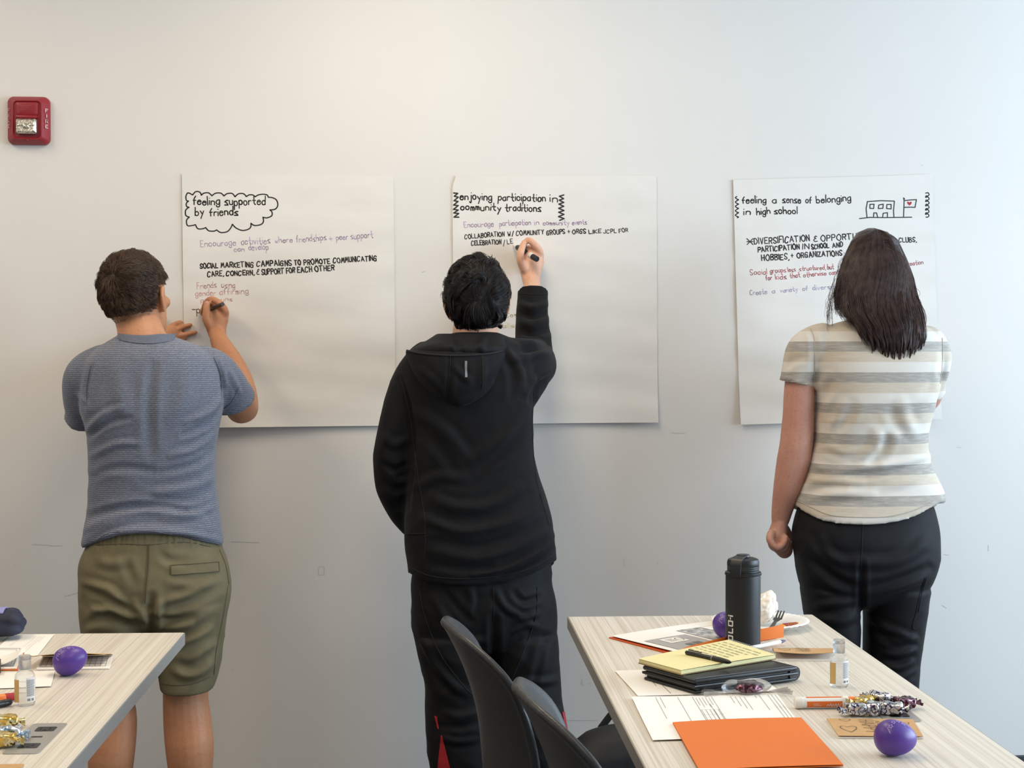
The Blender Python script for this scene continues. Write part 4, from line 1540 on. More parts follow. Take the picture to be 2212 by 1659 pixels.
# ---------------------------------------------------------------- middle person: black hooded jacket
def build_man_middle():
    Y0 = -.42
    ox = P(1030, 900, Y0).x
    rows = [(716, 985, 1068, -.40, .06, .06), (726, 962, 1095, -.405, .085, .075), (742, 918, 1126, -.41, .10, .09), (765, 886, 1146, -.42, .115, .10), (795, 870, 1156, -.42, .125, .11), (835, 868, 1156, -.42, .132, .115), (880, 872, 1153, -.42, .135, .12), (930, 878, 1151, -.42, .134, .12), (980, 880, 1153, -.42, .132, .12),
            (1030, 878, 1166, -.42, .132, .12), (1080, 875, 1182, -.42, .138, .12), (1120, 872, 1192, -.425, .144, .12), (1160, 872, 1197, -.425, .148, .12), (1200, 876, 1200, -.425, .15, .12), (1222, 879, 1201, -.425, .15, .12)]

    def hem(p):
        pts = [(876, 1238), (900, 1252), (930, 1262), (980, 1268), (1040, 1268), (1100, 1260), (1150, 1244), (1180, 1228), (1203, 1212)]
        px = to_px([tuple(p)])[0][0]
        y = np.interp(px, [a for a, _ in pts], [b for _, b in pts])
        if p.y > Y0 + .02:
            y = 1225
        return P(px, y, p.y).z
    jk = MB()
    body_loft(jk, rows + [(1240, 880, 1202, -.425, .15, .12)], 4, 2.5, hem=hem)
    # left arm hanging, hand in the front pocket
    arm(jk, [(925, 785, -.42, .065), (897, 822, -.42, .064), (876, 880, -.42, .063), (857, 950, -.42, .060), (851, 1000, -.41, .057), (852, 1050, -.39, .054), (873, 1100, -.36, .050), (895, 1130, -.32, .046)])
    # right arm raised to the sheet
    sleeve(jk, [(1095, 790, -.42, .080), (1130, 790, -.39, .078), (1152, 785, -.32, .068), (1153, 770, -.245, .058), (1152, 740, -.20, .056), (1150, 700, -.16, .052), (1150, 660, -.125, .048), (1151, 640, -.112, .0465)])
    jk.tube([P(1151, 648, -.118), P(1151, 629, -.105)], [.0455, .0475], 24, round_ends=False)
    arm(jk, [(1120, 850, -.42, .06), (1140, 820, -.38, .058), (1150, 795, -.33, .06)])
    me = remesh(jk, .006, 5)
    V, N = get_vn(me)
    set_v(me, V + N * (vnoise(V * np.array([1, 1, 1.8]), 18, 21) * .0018)[:, None])
    F = [(7, 10, [(1118, 655), (1150, 665), (1184, 655)]), (-7, 8, [(1116, 672), (1150, 682), (1186, 672)]), (7, 9, [(1116, 694), (1150, 702), (1186, 690)]), (-7, 8, [(1116, 712), (1150, 720), (1188, 708)]), (6, 9, [(1120, 735), (1155, 738), (1190, 724)]),
         (-6, 8, [(1110, 755), (1150, 752), (1190, 742)]), (6, 9, [(1110, 780), (1150, 768), (1190, 762)]), (5, 9, [(1185, 800), (1160, 815), (1140, 850)]), (-6, 8, [(1172, 828), (1155, 835), (1148, 870)]), (5, 9, [(1100, 760), (1125, 800), (1130, 850)]), (-4, 9, [(1085, 760), (1105, 810), (1105, 860)]),
         (-8, 7, [(864, 818), (878, 860), (888, 910), (893, 960), (888, 1030), (880, 1100)]), (6, 10, [(840, 1020), (858, 1040), (878, 1035)]), (-5, 8, [(828, 1000), (852, 1012), (880, 1000)]), (5, 9, [(830, 1060), (855, 1070), (875, 1060)]), (-4, 8, [(846, 1090), (862, 1095), (872, 1085)]), (4, 10, [(830, 940), (850, 960), (880, 950)]),
         (5, 14, [(900, 890), (960, 930), (1010, 990)]), (-4, 13, [(905, 930), (950, 970), (985, 1020)]), (5, 14, [(1140, 880), (1090, 940), (1020, 990)]), (-4, 13, [(1140, 920), (1095, 970), (1040, 1010)]), (6, 12, [(935, 1075), (990, 1095), (1060, 1088), (1120, 1050)]), (-5, 12, [(925, 1105), (990, 1125), (1070, 1112), (1140, 1070)]),
         (5, 11, [(915, 1120), (1000, 1150), (1100, 1130), (1170, 1090)]), (-5, 10, [(930, 1165), (1020, 1180), (1110, 1158), (1180, 1120)]), (5, 10, [(925, 1190), (1020, 1206), (1100, 1190), (1180, 1150)]), (-4, 9, [(925, 1218), (1000, 1230), (1060, 1224)]),
         (9, 6, [(1202, 1150), (1175, 1180), (1130, 1210), (1080, 1232), (1020, 1242)]), (-6, 6, [(1202, 1172), (1175, 1196), (1130, 1222), (1080, 1244)]), (4, 12, [(900, 1050), (950, 1030), (1010, 1035)])]
    fold(me, [(a * 1.35, w * .85, p) for a, w, p in F])
    wrinkle(me, .0042, 14, (1, 1, 1.9), 202, lambda p: np.where(np.abs(p[:, 0] - 1000) > 110, 1.2, .75))
    bv = bvh_of(me)
    b = MB()
    body_loft(b, [r for r in rows if 740 < r[0] < 1150] + [(1200, 905, 1172, -.425, .11, .10), (1260, 905, 1175, -.425, .11, .10), (1330, 910, 1180, -.425, .10, .10)], 3, 2.4, shrink=.03)
    m = head_matrix(1030, 645, -.39, -4, 16, -3, .965)
    add_head(b, m)
    b.tube([P(1027, 680, -.385), P(1027, 705, -.39), P(1027, 730, -.40), P(1027, 770, -.41)], [.060, .062, .068, .085], 24, dense=3)
    arm(b, [(1095, 790, -.42, .055), (1130, 790, -.39, .05), (1152, 785, -.32, .045), (1153, 770, -.245, .040), (1152, 740, -.20, .038), (1150, 700, -.16, .034), (1150, 660, -.125, .030), (1149, 640, -.112, .027), (1149, 622, -.098, .0255), (1149, 606, -.088, .0262)], 4)
    # writing hand
    b.tube([P(1148, 612, -.092), P(1147, 596, -.083), P(1147, 578, -.076), P(1151, 560, -.068), P(1154, 552, -.064)], [.0255, .030, .035, .036, .030], 20, flat=((.15, 1, .1), .62), dense=3)
    finger(b, [(1158, 560, -.072, .0125), (1166, 545, -.080, .0125), (1155, 529, -.088, .0112), (1143, 519, -.082, .0102), (1134, 524, -.060, .0092), (1126, 532, -.040, .0078)])
    finger(b, [(1132, 580, -.090, .0145), (1125, 562, -.102, .013), (1125, 545, -.102, .0115), (1130, 530, -.090, .0098), (1132, 524, -.080, .0088)])
    finger(b, [(1160, 566, -.055, .012), (1168, 552, -.054, .0118), (1152, 538, -.050, .0105), (1134, 536, -.036, .0095), (1122, 545, -.020, .008)])
    finger(b, [(1158, 574, -.042, .0115), (1164, 562, -.038, .011), (1148, 550, -.030, .010), (1130, 550, -.019, .009), (1120, 556, -.014, .0078)])
    finger(b, [(1153, 584, -.035, .010), (1158, 574, -.028, .0098), (1144, 566, -.018, .0088), (1132, 568, -.013, .0078)])
    # hidden left arm and hand inside the sleeve / pocket
    arm(b, [(925, 795, -.41, .048), (880, 880, -.42, .045), (854, 985, -.41, .040), (860, 1060, -.385, .038), (900, 1130, -.32, .028), (925, 1145, -.29, .027)], 4)
    b.tube([P(920, 1144, -.295), P(945, 1158, -.28), P(960, 1165, -.275)], [.026, .034, .030], 18, flat=((0, 1, 0), .6), dense=2)
    for i in range(4):
        finger(b, [(955, 1155 + i * 9, -.275, .010), (975, 1162 + i * 9, -.272, .009), (988, 1172 + i * 9, -.276, .0075)])
    finger(b, [(935, 1148, -.27, .012), (955, 1140, -.255, .0105), (972, 1142, -.25, .0085)])
    for pts in ([(965, 1300, -.42, .085), (975, 1450, -.42, .07), (985, 1600, -.43, .058), (990, 1720, -.43, .05), (992, 1800, -.42, .036)], [(1130, 1300, -.42, .085), (1130, 1450, -.42, .07), (1140, 1600, -.43, .058), (1145, 1720, -.43, .05), (1148, 1800, -.42, .036)]):
        p2 = [P(a, bb, y) for a, bb, y, r in pts]
        end = Vector((p2[-1].x, p2[-1].y, .05))
        b.tube(p2 + [end], [r for *_, r in pts] + [.034], 20, dense=4)
        feet(b, end.x, end.y)
    root = person('person in black hooded jacket and track pants writing on the middle sheet', b, 'skin_fair', .0042, (ox, Y0, 0))
    shoes(root, [(P(992, 1800, -.42).x, -.42), (P(1148, 1800, -.42).x, -.42)])
    face_parts(root, m)
    jacket = obj('hooded_jacket', me, 'jacket', root, sharp=180)
    seams('seam', 'seam_black', jacket, bv, [
        ([(864, 812), (875, 850), (887, 905), (893, 950)], .0014),
        ([(893, 950), (905, 1040), (918, 1120), (919, 1200)], .0012),
        ([(870, 1152), (895, 1153), (918, 1152)], .0016),
        ([(1153, 850), (1150, 930), (1158, 1030), (1185, 1130)], .0012),
        ([(880, 1222), (930, 1244), (1000, 1250), (1080, 1244), (1150, 1226), (1198, 1196)], .0012),
        ([(1121, 634), (1150, 636), (1182, 634)], .0012),
    ])
    # hood lying on the back: outer bag and the collar opening in front of it

    def lens(rowsL, n=2.0, voxel=.005, folds=None, seed=0):
        A = catmull(np.array(rowsL, float), 5)
        hb = MB()
        hb.loft([ring_row(*r, n, 44) for r in A])
        q = remesh(hb, voxel, 5)
        V, N = get_vn(q)
        set_v(q, V + N * (vnoise(V, 24, seed) * .0016)[:, None])
        if folds:
            fold(q, folds)
        return q
    hood = lens([(756, 876, 1094, -.475, .088, .06), (764, 876, 1095, -.48, .098, .06), (785, 884, 1090, -.49, .098, .05), (810, 896, 1080, -.505, .088, .04), (835, 917, 1064, -.515, .074, .03), (855, 942, 1044, -.52, .060, .02), (868, 966, 1022, -.525, .046, .02), (876, 985, 1005, -.53, .034, .02)], 2.3,
                folds=[(-5, 6, [(973, 770), (972, 800), (968, 840), (967, 866)]), (5, 7, [(980, 790), (1000, 812), (1014, 822)]), (4, 8, [(1044, 772), (1043, 810), (1040, 838)]), (-4, 7, [(1000, 866), (1040, 838), (1078, 800)]), (5, 8, [(992, 872), (1030, 855), (1064, 828)]), (4, 9, [(895, 790), (930, 820), (955, 850)])], seed=3)
    bh = bvh_of(hood)
    hd = obj('hood', hood, 'jacket', jacket, sharp=180)
    inner = lens([(721, 944, 1084, -.43, .085, .05), (735, 922, 1092, -.445, .100, .05), (750, 895, 1096, -.465, .108, .05), (764, 880, 1095, -.47, .104, .05)], 2.4, folds=[(5, 8, [(1046, 728), (1040, 745), (1044, 758)]), (-5, 7, [(990, 730), (991, 748), (992, 762)]), (4, 8, [(915, 750), (950, 745), (985, 750)])], seed=5)
    obj('hood_opening', inner, 'jacket_dark', jacket, sharp=180)
    seams('seam', 'seam_black', hd, bh, [
        ([(876, 757), (910, 764), (960, 768), (1010, 768), (1060, 764), (1094, 756)], .0030, .001),
        ([(973, 769), (972, 800), (968, 840), (968, 866)], .0012),
        ([(1042, 769), (1043, 800), (1041, 840)], .0012),
    ])
    obj('reflective_tab', patch_on(MB(), bh, [(1004, 780), (1009, 780), (1009, 815), (1004, 815)], 2, 10, .0018, .0015), 'reflective', hd)
    # track pants
    tp = MB()
    body_loft(tp, [(1180, 902, 1176, -.425, .125, .11), (1210, 892, 1189, -.425, .133, .114), (1230, 890, 1192, -.425, .136, .115), (1260, 887, 1194, -.425, .138, .115), (1310, 888, 1202, -.425, .142, .115), (1370, 895, 1202, -.425, .132, .115), (1400, 940, 1170, -.425, .10, .09), (1418, 1020, 1100, -.425, .05, .05)], 4, 2.5)
    tp.loft([ring_row(*r, 2.3) for r in catmull(np.array([(1370, 893, 1056, -.425, .13, .115), (1420, 903, 1060, -.425, .128, .11), (1480, 918, 1064, -.425, .122, .11), (1540, 918, 1066, -.43, .118, .11), (1600, 920, 1064, -.43, .116, .11), (1660, 928, 1064, -.43, .114, .11), (1720, 935, 1060, -.425, .11, .12), (1765, 935, 1056, -.42, .105, .125)]), 3)])
    tp.loft([ring_row(*r, 2.3) for r in catmull(np.array([(1370, 1046, 1204, -.425, .13, .115), (1420, 1058, 1206, -.425, .128, .11), (1480, 1064, 1212, -.425, .122, .11), (1540, 1068, 1219, -.43, .118, .11), (1600, 1072, 1230, -.43, .116, .11), (1650, 1078, 1246, -.43, .114, .11), (1720, 1085, 1240, -.425, .11, .12), (1765, 1088, 1232, -.42, .105, .125)]), 3)])
    tm = remesh(tp, .0065, 5)
    V, N = get_vn(tm)
    set_v(tm, V + N * (vnoise(V * np.array([1, 1, 1.4]), 28, 31) * .0022)[:, None])
    fold(tm, [(7, 7, [(1070, 1275), (1090, 1310), (1130, 1335)]), (-6, 7, [(1110, 1280), (1130, 1300), (1165, 1290)]), (6, 7, [(1115, 1345), (1140, 1335), (1160, 1325)]), (6, 6, [(1110, 1365), (1135, 1350), (1155, 1350)]), (-10, 9, [(1066, 1330), (1068, 1390), (1070, 1450)]), (6, 9, [(935, 1290), (960, 1330), (985, 1370)]), (-5, 8, [(955, 1270), (985, 1310), (1015, 1340)]),
              (6, 7, [(1015, 1270), (1020, 1300), (1012, 1330)]), (5, 8, [(1000, 1390), (1030, 1385), (1048, 1384)]), (6, 9, [(905, 1340), (930, 1420), (980, 1480), (1012, 1500)]), (-5, 8, [(900, 1390), (930, 1450), (975, 1500)]), (5, 8, [(960, 1540), (990, 1548), (1030, 1538)]), (-5, 7, [(945, 1565), (990, 1572), (1030, 1562)]), (6, 7, [(950, 1590), (985, 1602), (1030, 1598)]), (5, 8, [(1135, 1380), (1120, 1430), (1105, 1470)]),
              (-5, 8, [(1180, 1380), (1165, 1430), (1150, 1480)]), (5, 8, [(1130, 1470), (1170, 1474), (1205, 1468)]), (5, 8, [(1150, 1530), (1190, 1540), (1215, 1535)]), (-5, 8, [(1160, 1580), (1195, 1590), (1225, 1585)])])
    wrinkle(tm, .0055, 17, (1, 1, 1.5), 203)
    bt = bvh_of(tm)
    pants = obj('track_pants', tm, 'track', root, sharp=180)
    seams('seam', 'seam_black', pants, bt, [
        ([(1066, 1270), (1067, 1310), (1066, 1345)], .0012),
        ([(905, 1262), (918, 1330), (950, 1410), (1000, 1480), (1020, 1500)], .0014),
        ([(1160, 1268), (1158, 1330), (1130, 1410), (1106, 1470)], .0014),
    ])
    for quad in ([(939, 1546), (945, 1548), (949, 1575), (946, 1574)], [(953, 1588), (956, 1590), (973, 1660), (946, 1660)], [(1213, 1538), (1219, 1538), (1226, 1580), (1222, 1580)]):
        rp = patch_on(MB(), bt, quad, 4, 12, .0018, .001)
        if rp.v:
            obj('red_insert', rp, 'red_panel', pants)
    # hair: thick, tousled
    h = MB()
    c, R = (0, -.006, .137), (.0855, .114, .109)

    def inside(d):
        return (d[2] > -.78) and not (d[1] > .5 and d[2] < .5) and not (abs(d[0]) > .84 and -.3 < d[1] < .6 and d[2] < -.12) and not (d[1] > .1 and d[2] < -.1)

    def keep(d):
        z = d[:, 2]
        L = np.where(z > .3, .080, np.where(z > -.1, .062, np.where(z > -.4, .036, .018)))
        ok = np.array([inside(x) for x in d])
        return np.where(ok, L, 0), np.where(z > .2, .013, np.where(z > -.2, .008, .003))
    scalp_cap(h, m, c, (.0845, .113, .108), inside)
    scalp_hair(h, m, c, R, (.14, -.88, .30), keep, 16000, 10, .0006, 1.1, .8, 14, locks=190, gather=.8, lock_lift=.006)
    # a few loose curls over the crown
    r = np.random.default_rng(5)
    for i in range(26):
        p0 = np.array((r.uniform(.00, .055), r.uniform(-.03, .03), .236))
        pts = []
        sg = r.uniform(-1, 1)
        for k in range(7):
            q = k / 6
            pts.append(m @ Vector((p0[0] + sg * .03 * q + .006 * math.sin(q * 5), p0[1] - .03 * q, p0[2] + .025 * math.sin(q * 2.6) * r.uniform(.8, 1.1))))
        h.tube(pts, [.0008] * 6 + [.0003], 4, round_ends=False)
    obj('hair', h, 'hair_black', root, sharp=180)
    # dry-erase marker
    a, e = P(1107, 528, -.009), P(1160, 560, -.146)
    dv = (e - a).normalized()
    ml = empty('dry_erase_marker', a, 'black marker with white band in hand of person in hooded jacket', 'marker')
    obj('barrel', MB().tube([a + dv * .030, a + dv * .036, a + dv * .085], [.0065, .0088, .0088], 20, round_ends=False), 'marker_black', ml)
    obj('nib_holder', MB().tube([a + dv * .002, a + dv * .012, a + dv * .031], [.0022, .0045, .0062], 16, round_ends=False), 'white_plastic', ml)
    L = (e - a).length
    obj('white_band', MB().tube([a + dv * (L - .043), a + dv * (L - .026)], [.0093, .0093], 20, round_ends=False), 'white_print', ml)
    obj('end_plug', MB().tube([a + dv * (L - .0265), a + dv * (L - .001), a + dv * L], [.0090, .0086, .0078], 20, round_ends=False), 'lid_black', ml)


# ---------------------------------------------------------------- woman: striped tee, black slacks, long hair
def build_woman():
    Y0 = -.42
    ox = P(1870, 900, Y0).x
    rows = [(690, 1835, 1945, -.40, .06, .06), (700, 1800, 1985, -.405, .085, .075), (715, 1768, 2012, -.41, .10, .09), (740, 1752, 2028, -.415, .112, .10), (780, 1754, 2030, -.42, .122, .11), (830, 1760, 2024, -.42, .128, .115), (870, 1761, 2014, -.42, .13, .12), (910, 1760, 2004, -.42, .128, .125), (950, 1757, 1997, -.42, .124, .125),
            (990, 1748, 2002, -.42, .122, .125), (1020, 1738, 2013, -.42, .128, .125), (1050, 1728, 2024, -.42, .138, .125), (1075, 1719, 2032, -.422, .148, .125)]

    def hem(p):
        pts = [(1716, 1086), (1740, 1103), (1775, 1119), (1820, 1127), (1870, 1129), (1930, 1124), (1985, 1109), (2034, 1078)]
        px = to_px([tuple(p)])[0][0]
        y = np.interp(px, [a for a, _ in pts], [b for _, b in pts])
        if p.y > Y0 + .02:
            y = 1095
        return P(px, y, p.y).z
    sh = MB()
    body_loft(sh, rows + [(1092, 1717, 2033, -.422, .152, .125)], 4, 2.5, hem=hem)
    sleeve(sh, [(1775, 745, -.42, .064), (1745, 762, -.42, .063), (1731, 795, -.42, .055), (1724, 818, -.42, .050)])
    sh.tube([P(1725, 812, -.42), P(1721, 829, -.42)], [.0485, .051], 26, round_ends=False)
    sleeve(sh, [(2000, 748, -.42, .062), (2014, 775, -.40, .055), (2012, 808, -.36, .047), (2010, 832, -.33, .043)])
    sh.tube([P(2010, 826, -.335), P(2008, 845, -.31)], [.044, .047], 26, round_ends=False)
    me = remesh(sh, .006, 5)
    V, N = get_vn(me)
    set_v(me, V + N * (vnoise(V * np.array([1, 1, 1.8]), 20, 41) * .0013)[:, None])
    A, k = (1620, 480), 3.19
    Z = lambda *p: zz(A, k, p)
    B, kb = (1620, 950), 3.017
    Y = lambda *p: zz(B, kb, p)
    fold(me, [(-5, 7, Z((400, 700), (440, 800), (445, 900), (440, 1100))), (5, 9, Z((450, 1180), (480, 1120), (540, 1060))), (-4, 9, Z((460, 1260), (520, 1200), (560, 1120))), (5, 10, Z((640, 1250), (600, 1340), (560, 1400))), (-4, 10, Z((720, 1260), (670, 1370), (600, 1450))), (6, 12, Z((1050, 1240), (1080, 1360), (1130, 1440))), (-4, 11, Z((960, 1280), (1000, 1400), (1080, 1480))),
              (5, 9, Z((1300, 1100), (1270, 1180), (1200, 1240))), (-4, 8, Z((1330, 880), (1322, 1000), (1310, 1100))), (7, 12, Z((880, 1440), (860, 1540), (760, 1640))), (-6, 11, Z((960, 1450), (930, 1560), (850, 1650))), (7, 9, Y((420, 170), (560, 210), (760, 185), (1000, 150), (1170, 110))), (-7, 9, Y((460, 230), (600, 235), (800, 225), (1000, 190), (1150, 150))),
              (6, 9, Y((330, 320), (420, 260), (560, 250), (720, 270))), (-5, 9, Y((340, 360), (460, 320), (600, 310))), (5, 9, Y((360, 420), (480, 360), (640, 350), (800, 360))), (-4, 8, Y((440, 470), (560, 410), (700, 400))), (4, 9, Y((900, 300), (1020, 280), (1150, 220))), (4, 8, Z((250, 900), (300, 850), (330, 800))), (-4, 8, Z((240, 1000), (310, 950), (380, 930))), (4, 8, Y((500, 40), (620, 80), (760, 60)))])
    wrinkle(me, .0026, 17, (1, 1, 2.0), 206)
    bv = bvh_of(me)
    b = MB()
    body_loft(b, [r for r in rows if 710 < r[0] < 1060] + [(1130, 1742, 1994, -.422, .11, .10), (1200, 1740, 1998, -.422, .12, .10), (1270, 1765, 1965, -.422, .11, .10)], 3, 2.4, shrink=.018)
    m = head_matrix(1886, 598, -.375, 3, 4, 0, .95)
    add_head(b, m)
    b.tube([P(1888, 640, -.385), P(1888, 675, -.39), P(1888, 700, -.40), P(1888, 740, -.41)], [.052, .054, .060, .08], 24, dense=3)
    # left arm hanging, loose fist
    arm(b, [(1785, 765, -.42, .046), (1742, 785, -.42, .044), (1728, 830, -.42, .0435), (1725, 890, -.42, .0445), (1722, 940, -.42, .047), (1719, 968, -.42, .0475), (1714, 1000, -.415, .0485), (1703, 1045, -.41, .042), (1692, 1090, -.40, .033), (1686, 1122, -.395, .0265)], 4)
    b.tube([P(1686, 1120, -.395), P(1683, 1140, -.395), P(1679, 1158, -.395), P(1675, 1170, -.395)], [.0265, .031, .034, .028], 20, flat=((1, .1, .2), .74), dense=3)
    for i in range(4):
        dx, dy, y = i * 5.5, i * 6.5, -.432 + i * .019
        finger(b, [(1666 + dx * .8, 1152 + dy * .5, y + .012, .0120), (1663 + dx, 1166 + dy, y + .002, .0112), (1677 + dx, 1183 + dy * .85, y - .004, .0102), (1692 + dx * .8, 1176 + dy * .85, y - .003, .0094), (1698 + dx * .55, 1161 + dy * .7, y + .003, .0080)])
    finger(b, [(1692, 1138, -.375, .014), (1701, 1150, -.362, .0125), (1704, 1164, -.356, .0108), (1702, 1176, -.356, .009)])
    # right forearm reaching forward to the sheet, hidden by the torso
    arm(b, [(1985, 765, -.41, .045), (2010, 795, -.385, .040), (2006, 850, -.30, .041), (1994, 858, -.25, .040), (1965, 820, -.17, .036), (1935, 780, -.10, .026), (1928, 770, -.085, .026)], 4)
    b.tube([P(1930, 772, -.088), P(1922, 758, -.07), P(1916, 746, -.06)], [.026, .034, .030], 18, flat=((0, 1, .2), .6), dense=2)
    for i, (x, y) in enumerate(((1906, 730), (1912, 726), (1919, 726), (1926, 730))):
        finger(b, [(1912 + i * 4, 746, -.06, .0105), (x + 1, y + 6, -.05, .0095), (x, y - 4, -.032, .0085), (x, y, -.018, .0075)])
    finger(b, [(1912, 765, -.07, .0125), (1900, 752, -.05, .011), (1898, 742, -.03, .009)])
    for pts in ([(1800, 1200, -.42, .09), (1796, 1330, -.42, .062), (1802, 1480, -.425, .058), (1805, 1600, -.435, .056), (1806, 1700, -.43, .046), (1807, 1790, -.42, .034)], [(1935, 1200, -.42, .09), (1932, 1330, -.42, .062), (1928, 1480, -.425, .058), (1930, 1600, -.435, .056), (1930, 1700, -.43, .046), (1930, 1790, -.42, .034)]):
        p2 = [P(a, bb, y) for a, bb, y, r in pts]
        end = Vector((p2[-1].x, p2[-1].y, .05))
        b.tube(p2 + [end], [r for *_, r in pts] + [.033], 20, dense=4)
        feet(b, end.x, end.y)
    root = person('woman with long dark brown hair, striped t-shirt and black slacks', b, 'skin_rose', .0040, (ox, Y0, 0))
    shoes(root, [(P(1807, 1790, -.42).x, -.42), (P(1930, 1790, -.42).x, -.42)], 'lid_black')
    face_parts(root, m)
    tee = obj('t_shirt', me, 'striped', root, sharp=180)
    seams('seam', 'striped_trim', tee, bv, [
        (Z((395, 690), (440, 790), (447, 900), (442, 1100)), .0012),
        (Z((1325, 800), (1325, 950), (1310, 1110)), .0012),
        (Z((205, 1085), (300, 1098), (435, 1095)), .0014),
        (Y((300, 392), (400, 440), (520, 490), (700, 505), (900, 500), (1080, 455), (1240, 370)), .0012),
    ])
    # slacks
    sl = MB()
    body_loft(sl, [(1070, 1745, 2000, -.422, .105, .10), (1100, 1724, 2014, -.422, .128, .114), (1150, 1713, 2022, -.422, .150, .118), (1200, 1718, 2022, -.422, .156, .118), (1240, 1724, 2014, -.422, .15, .115), (1270, 1735, 1999, -.422, .130, .11), (1294, 1765, 1970, -.422, .10, .09), (1310, 1830, 1892, -.422, .05, .05)], 4, 2.45)
    sl.loft([ring_row(*r, 2.2) for r in catmull(np.array([(1270, 1731, 1862, -.422, .125, .11), (1320, 1739, 1852, -.422, .118, .105), (1370, 1746, 1852, -.422, .11, .10), (1430, 1752, 1851, -.424, .10, .095), (1500, 1754, 1850, -.43, .092, .09), (1580, 1752, 1858, -.435, .09, .085), (1660, 1752, 1858, -.435, .088, .085), (1745, 1754, 1858, -.425, .082, .09)]), 3)])
    sl.loft([ring_row(*r, 2.2) for r in catmull(np.array([(1270, 1858, 2003, -.422, .125, .11), (1320, 1868, 1996, -.422, .118, .105), (1370, 1868, 1990, -.422, .11, .10), (1430, 1869, 1982, -.424, .10, .095), (1500, 1870, 1978, -.43, .092, .09), (1580, 1868, 1980, -.435, .09, .085), (1660, 1870, 1982, -.435, .088, .085), (1745, 1872, 1980, -.425, .082, .09)]), 3)])
    sm = remesh(sl, .006, 4)
    V, N = get_vn(sm)
    set_v(sm, V + N * (vnoise(V * np.array([1, 1, 1.6]), 22, 51) * .0012)[:, None])
    fold(sm, [(6, 12, Y((330, 640), (420, 720), (560, 790), (720, 800), (900, 800), (1050, 750), (1150, 650))), (-7, 10, Y((360, 760), (480, 860), (600, 930), (700, 960))), (-7, 10, Y((760, 970), (900, 940), (1050, 890), (1160, 840))), (6, 10, Y((750, 1000), (900, 975), (1060, 920), (1150, 870))), (5, 10, Y((430, 850), (540, 950), (680, 1000))), (-9, 7, Y((725, 800), (725, 960), (722, 1120))),
              (5, 9, Y((470, 650), (520, 740), (600, 790))), (6, 8, Y((440, 1080), (560, 1065), (700, 1040))), (-5, 8, Y((420, 1130), (560, 1120), (690, 1090))), (6, 8, Y((760, 1150), (900, 1230), (1070, 1300))), (-6, 8, Y((780, 1220), (920, 1310), (1060, 1330))), (7, 7, Y((900, 1300), (1000, 1320), (1075, 1290))), (6, 7, Y((880, 1390), (980, 1400), (1065, 1370))), (-5, 7, Y((860, 1430), (960, 1440), (1060, 1410))),
              (6, 7, Y((880, 1480), (980, 1490), (1060, 1450))), (6, 7, Y((860, 1560), (970, 1550), (1070, 1500))), (5, 8, Y((480, 1180), (590, 1190), (690, 1160)))])
    wrinkle(sm, .0024, 15, (1, 1, 1.8), 204)
    bs = bvh_of(sm)
    slacks = obj('slacks', sm, 'slacks', root, sharp=180)
    seams('seam', 'seam_black', slacks, bs, [
        (Y((735, 560), (730, 700), (725, 850), (722, 1000)), .0012),
        (Y((1140, 900), (1110, 1000), (1085, 1120), (1060, 1215), (1078, 1235)), .0014),
        (Y((1150, 900), (1120, 1000), (1098, 1120)), .0012),
    ])
    # long hair: an inner mass and falling strands
    yy = np.array([492, 500, 520, 560, 600, 640, 680, 710, 740, 780])
    xl = np.array([1872, 1850, 1836, 1818, 1806, 1796, 1800, 1826, 1840, 1856])
    xr = np.array([1892, 1920, 1936, 1952, 1966, 1977, 1991, 1997, 1994, 1976])
    bk = np.array([.01, .045, .075, .105, .12, .135, .155, .165, .165, .155])
    fr = np.array([.01, .045, .07, .09, .07, .03, -.01, -.03, -.04, -.05])
    h = MB()
    rr = []
    yref = lambda y: np.interp(y, [590, 720], [-.375, -.515])
    for y in list(range(493, 700, 9)):
        a, c2 = np.interp(y, yy, xl), np.interp(y, yy, xr)
        mid = (a + c2) / 2
        sft = 5 if y < 640 else 5 + (y - 640) * .5
        yr, yb = yref(y), -.375 - np.interp(y, yy, bk)
        rr.append(ring_row(y, min(a + sft, mid - 2), max(c2 - sft, mid + 2), yr, yr - yb - .007, max(-.375 + np.interp(y, yy, fr) - yr, .006), 2.05, 40))
    h.loft(rr)
    r = np.random.default_rng(9)
    n, kk = 8000, 26
    s = r.uniform(-1, 1, n)
    s = np.sign(s) * np.abs(s) ** .85
    side = np.abs(s)
    yend = np.interp(s, [-1, -.88, -.75, -.5, -.2, .1, .4, .7, .9, 1], [660, 676, 706, 738, 744, 740, 750, 746, 728, 712]) + 13 * np.sin(s * 31 + 2) + r.normal(size=n) * 12 - np.abs(r.normal(size=n)) * 16
    lay = r.uniform(0, 1, n)
    yst = 494 + 12 * side ** 2 + r.uniform(0, 1, n) ** 2 * 40
    # parting: hair rises from the centre line then spreads
    q = np.linspace(0, 1, kk)
    ph = r.uniform(0, 6.28, n) + 5 * s
    clump = np.sin(s * 23 + 1.0) * 0.5 + np.sin(s * 51) * .3
    Pth = np.zeros((n, kk, 3))
    for j in range(kk):
        y = yst + (yend - yst) * q[j] ** 1.35
        a, c2, bb = np.interp(y, yy, xl), np.interp(y, yy, xr), np.interp(y, yy, bk)
        sp = s * (1 - np.exp(-q[j] * 16))
        sp = sp + np.cos(s * 31 + 2) * -.035 * q[j] ** 3 + clump * .05 * q[j] ** 2 + r.normal(size=n) * .005
        wave = np.sin(q[j] * 11 + ph * .6) * 2.6 * q[j] ** 1.5 + clump * np.sin(q[j] * 7) * 3.5 * q[j] ** 2
        px = (a + c2) / 2 + np.clip(sp, -1.06, 1.06) * (c2 - a) / 2 + wave
        yr = yref(y)
        depth = yr - (-.375 - bb)
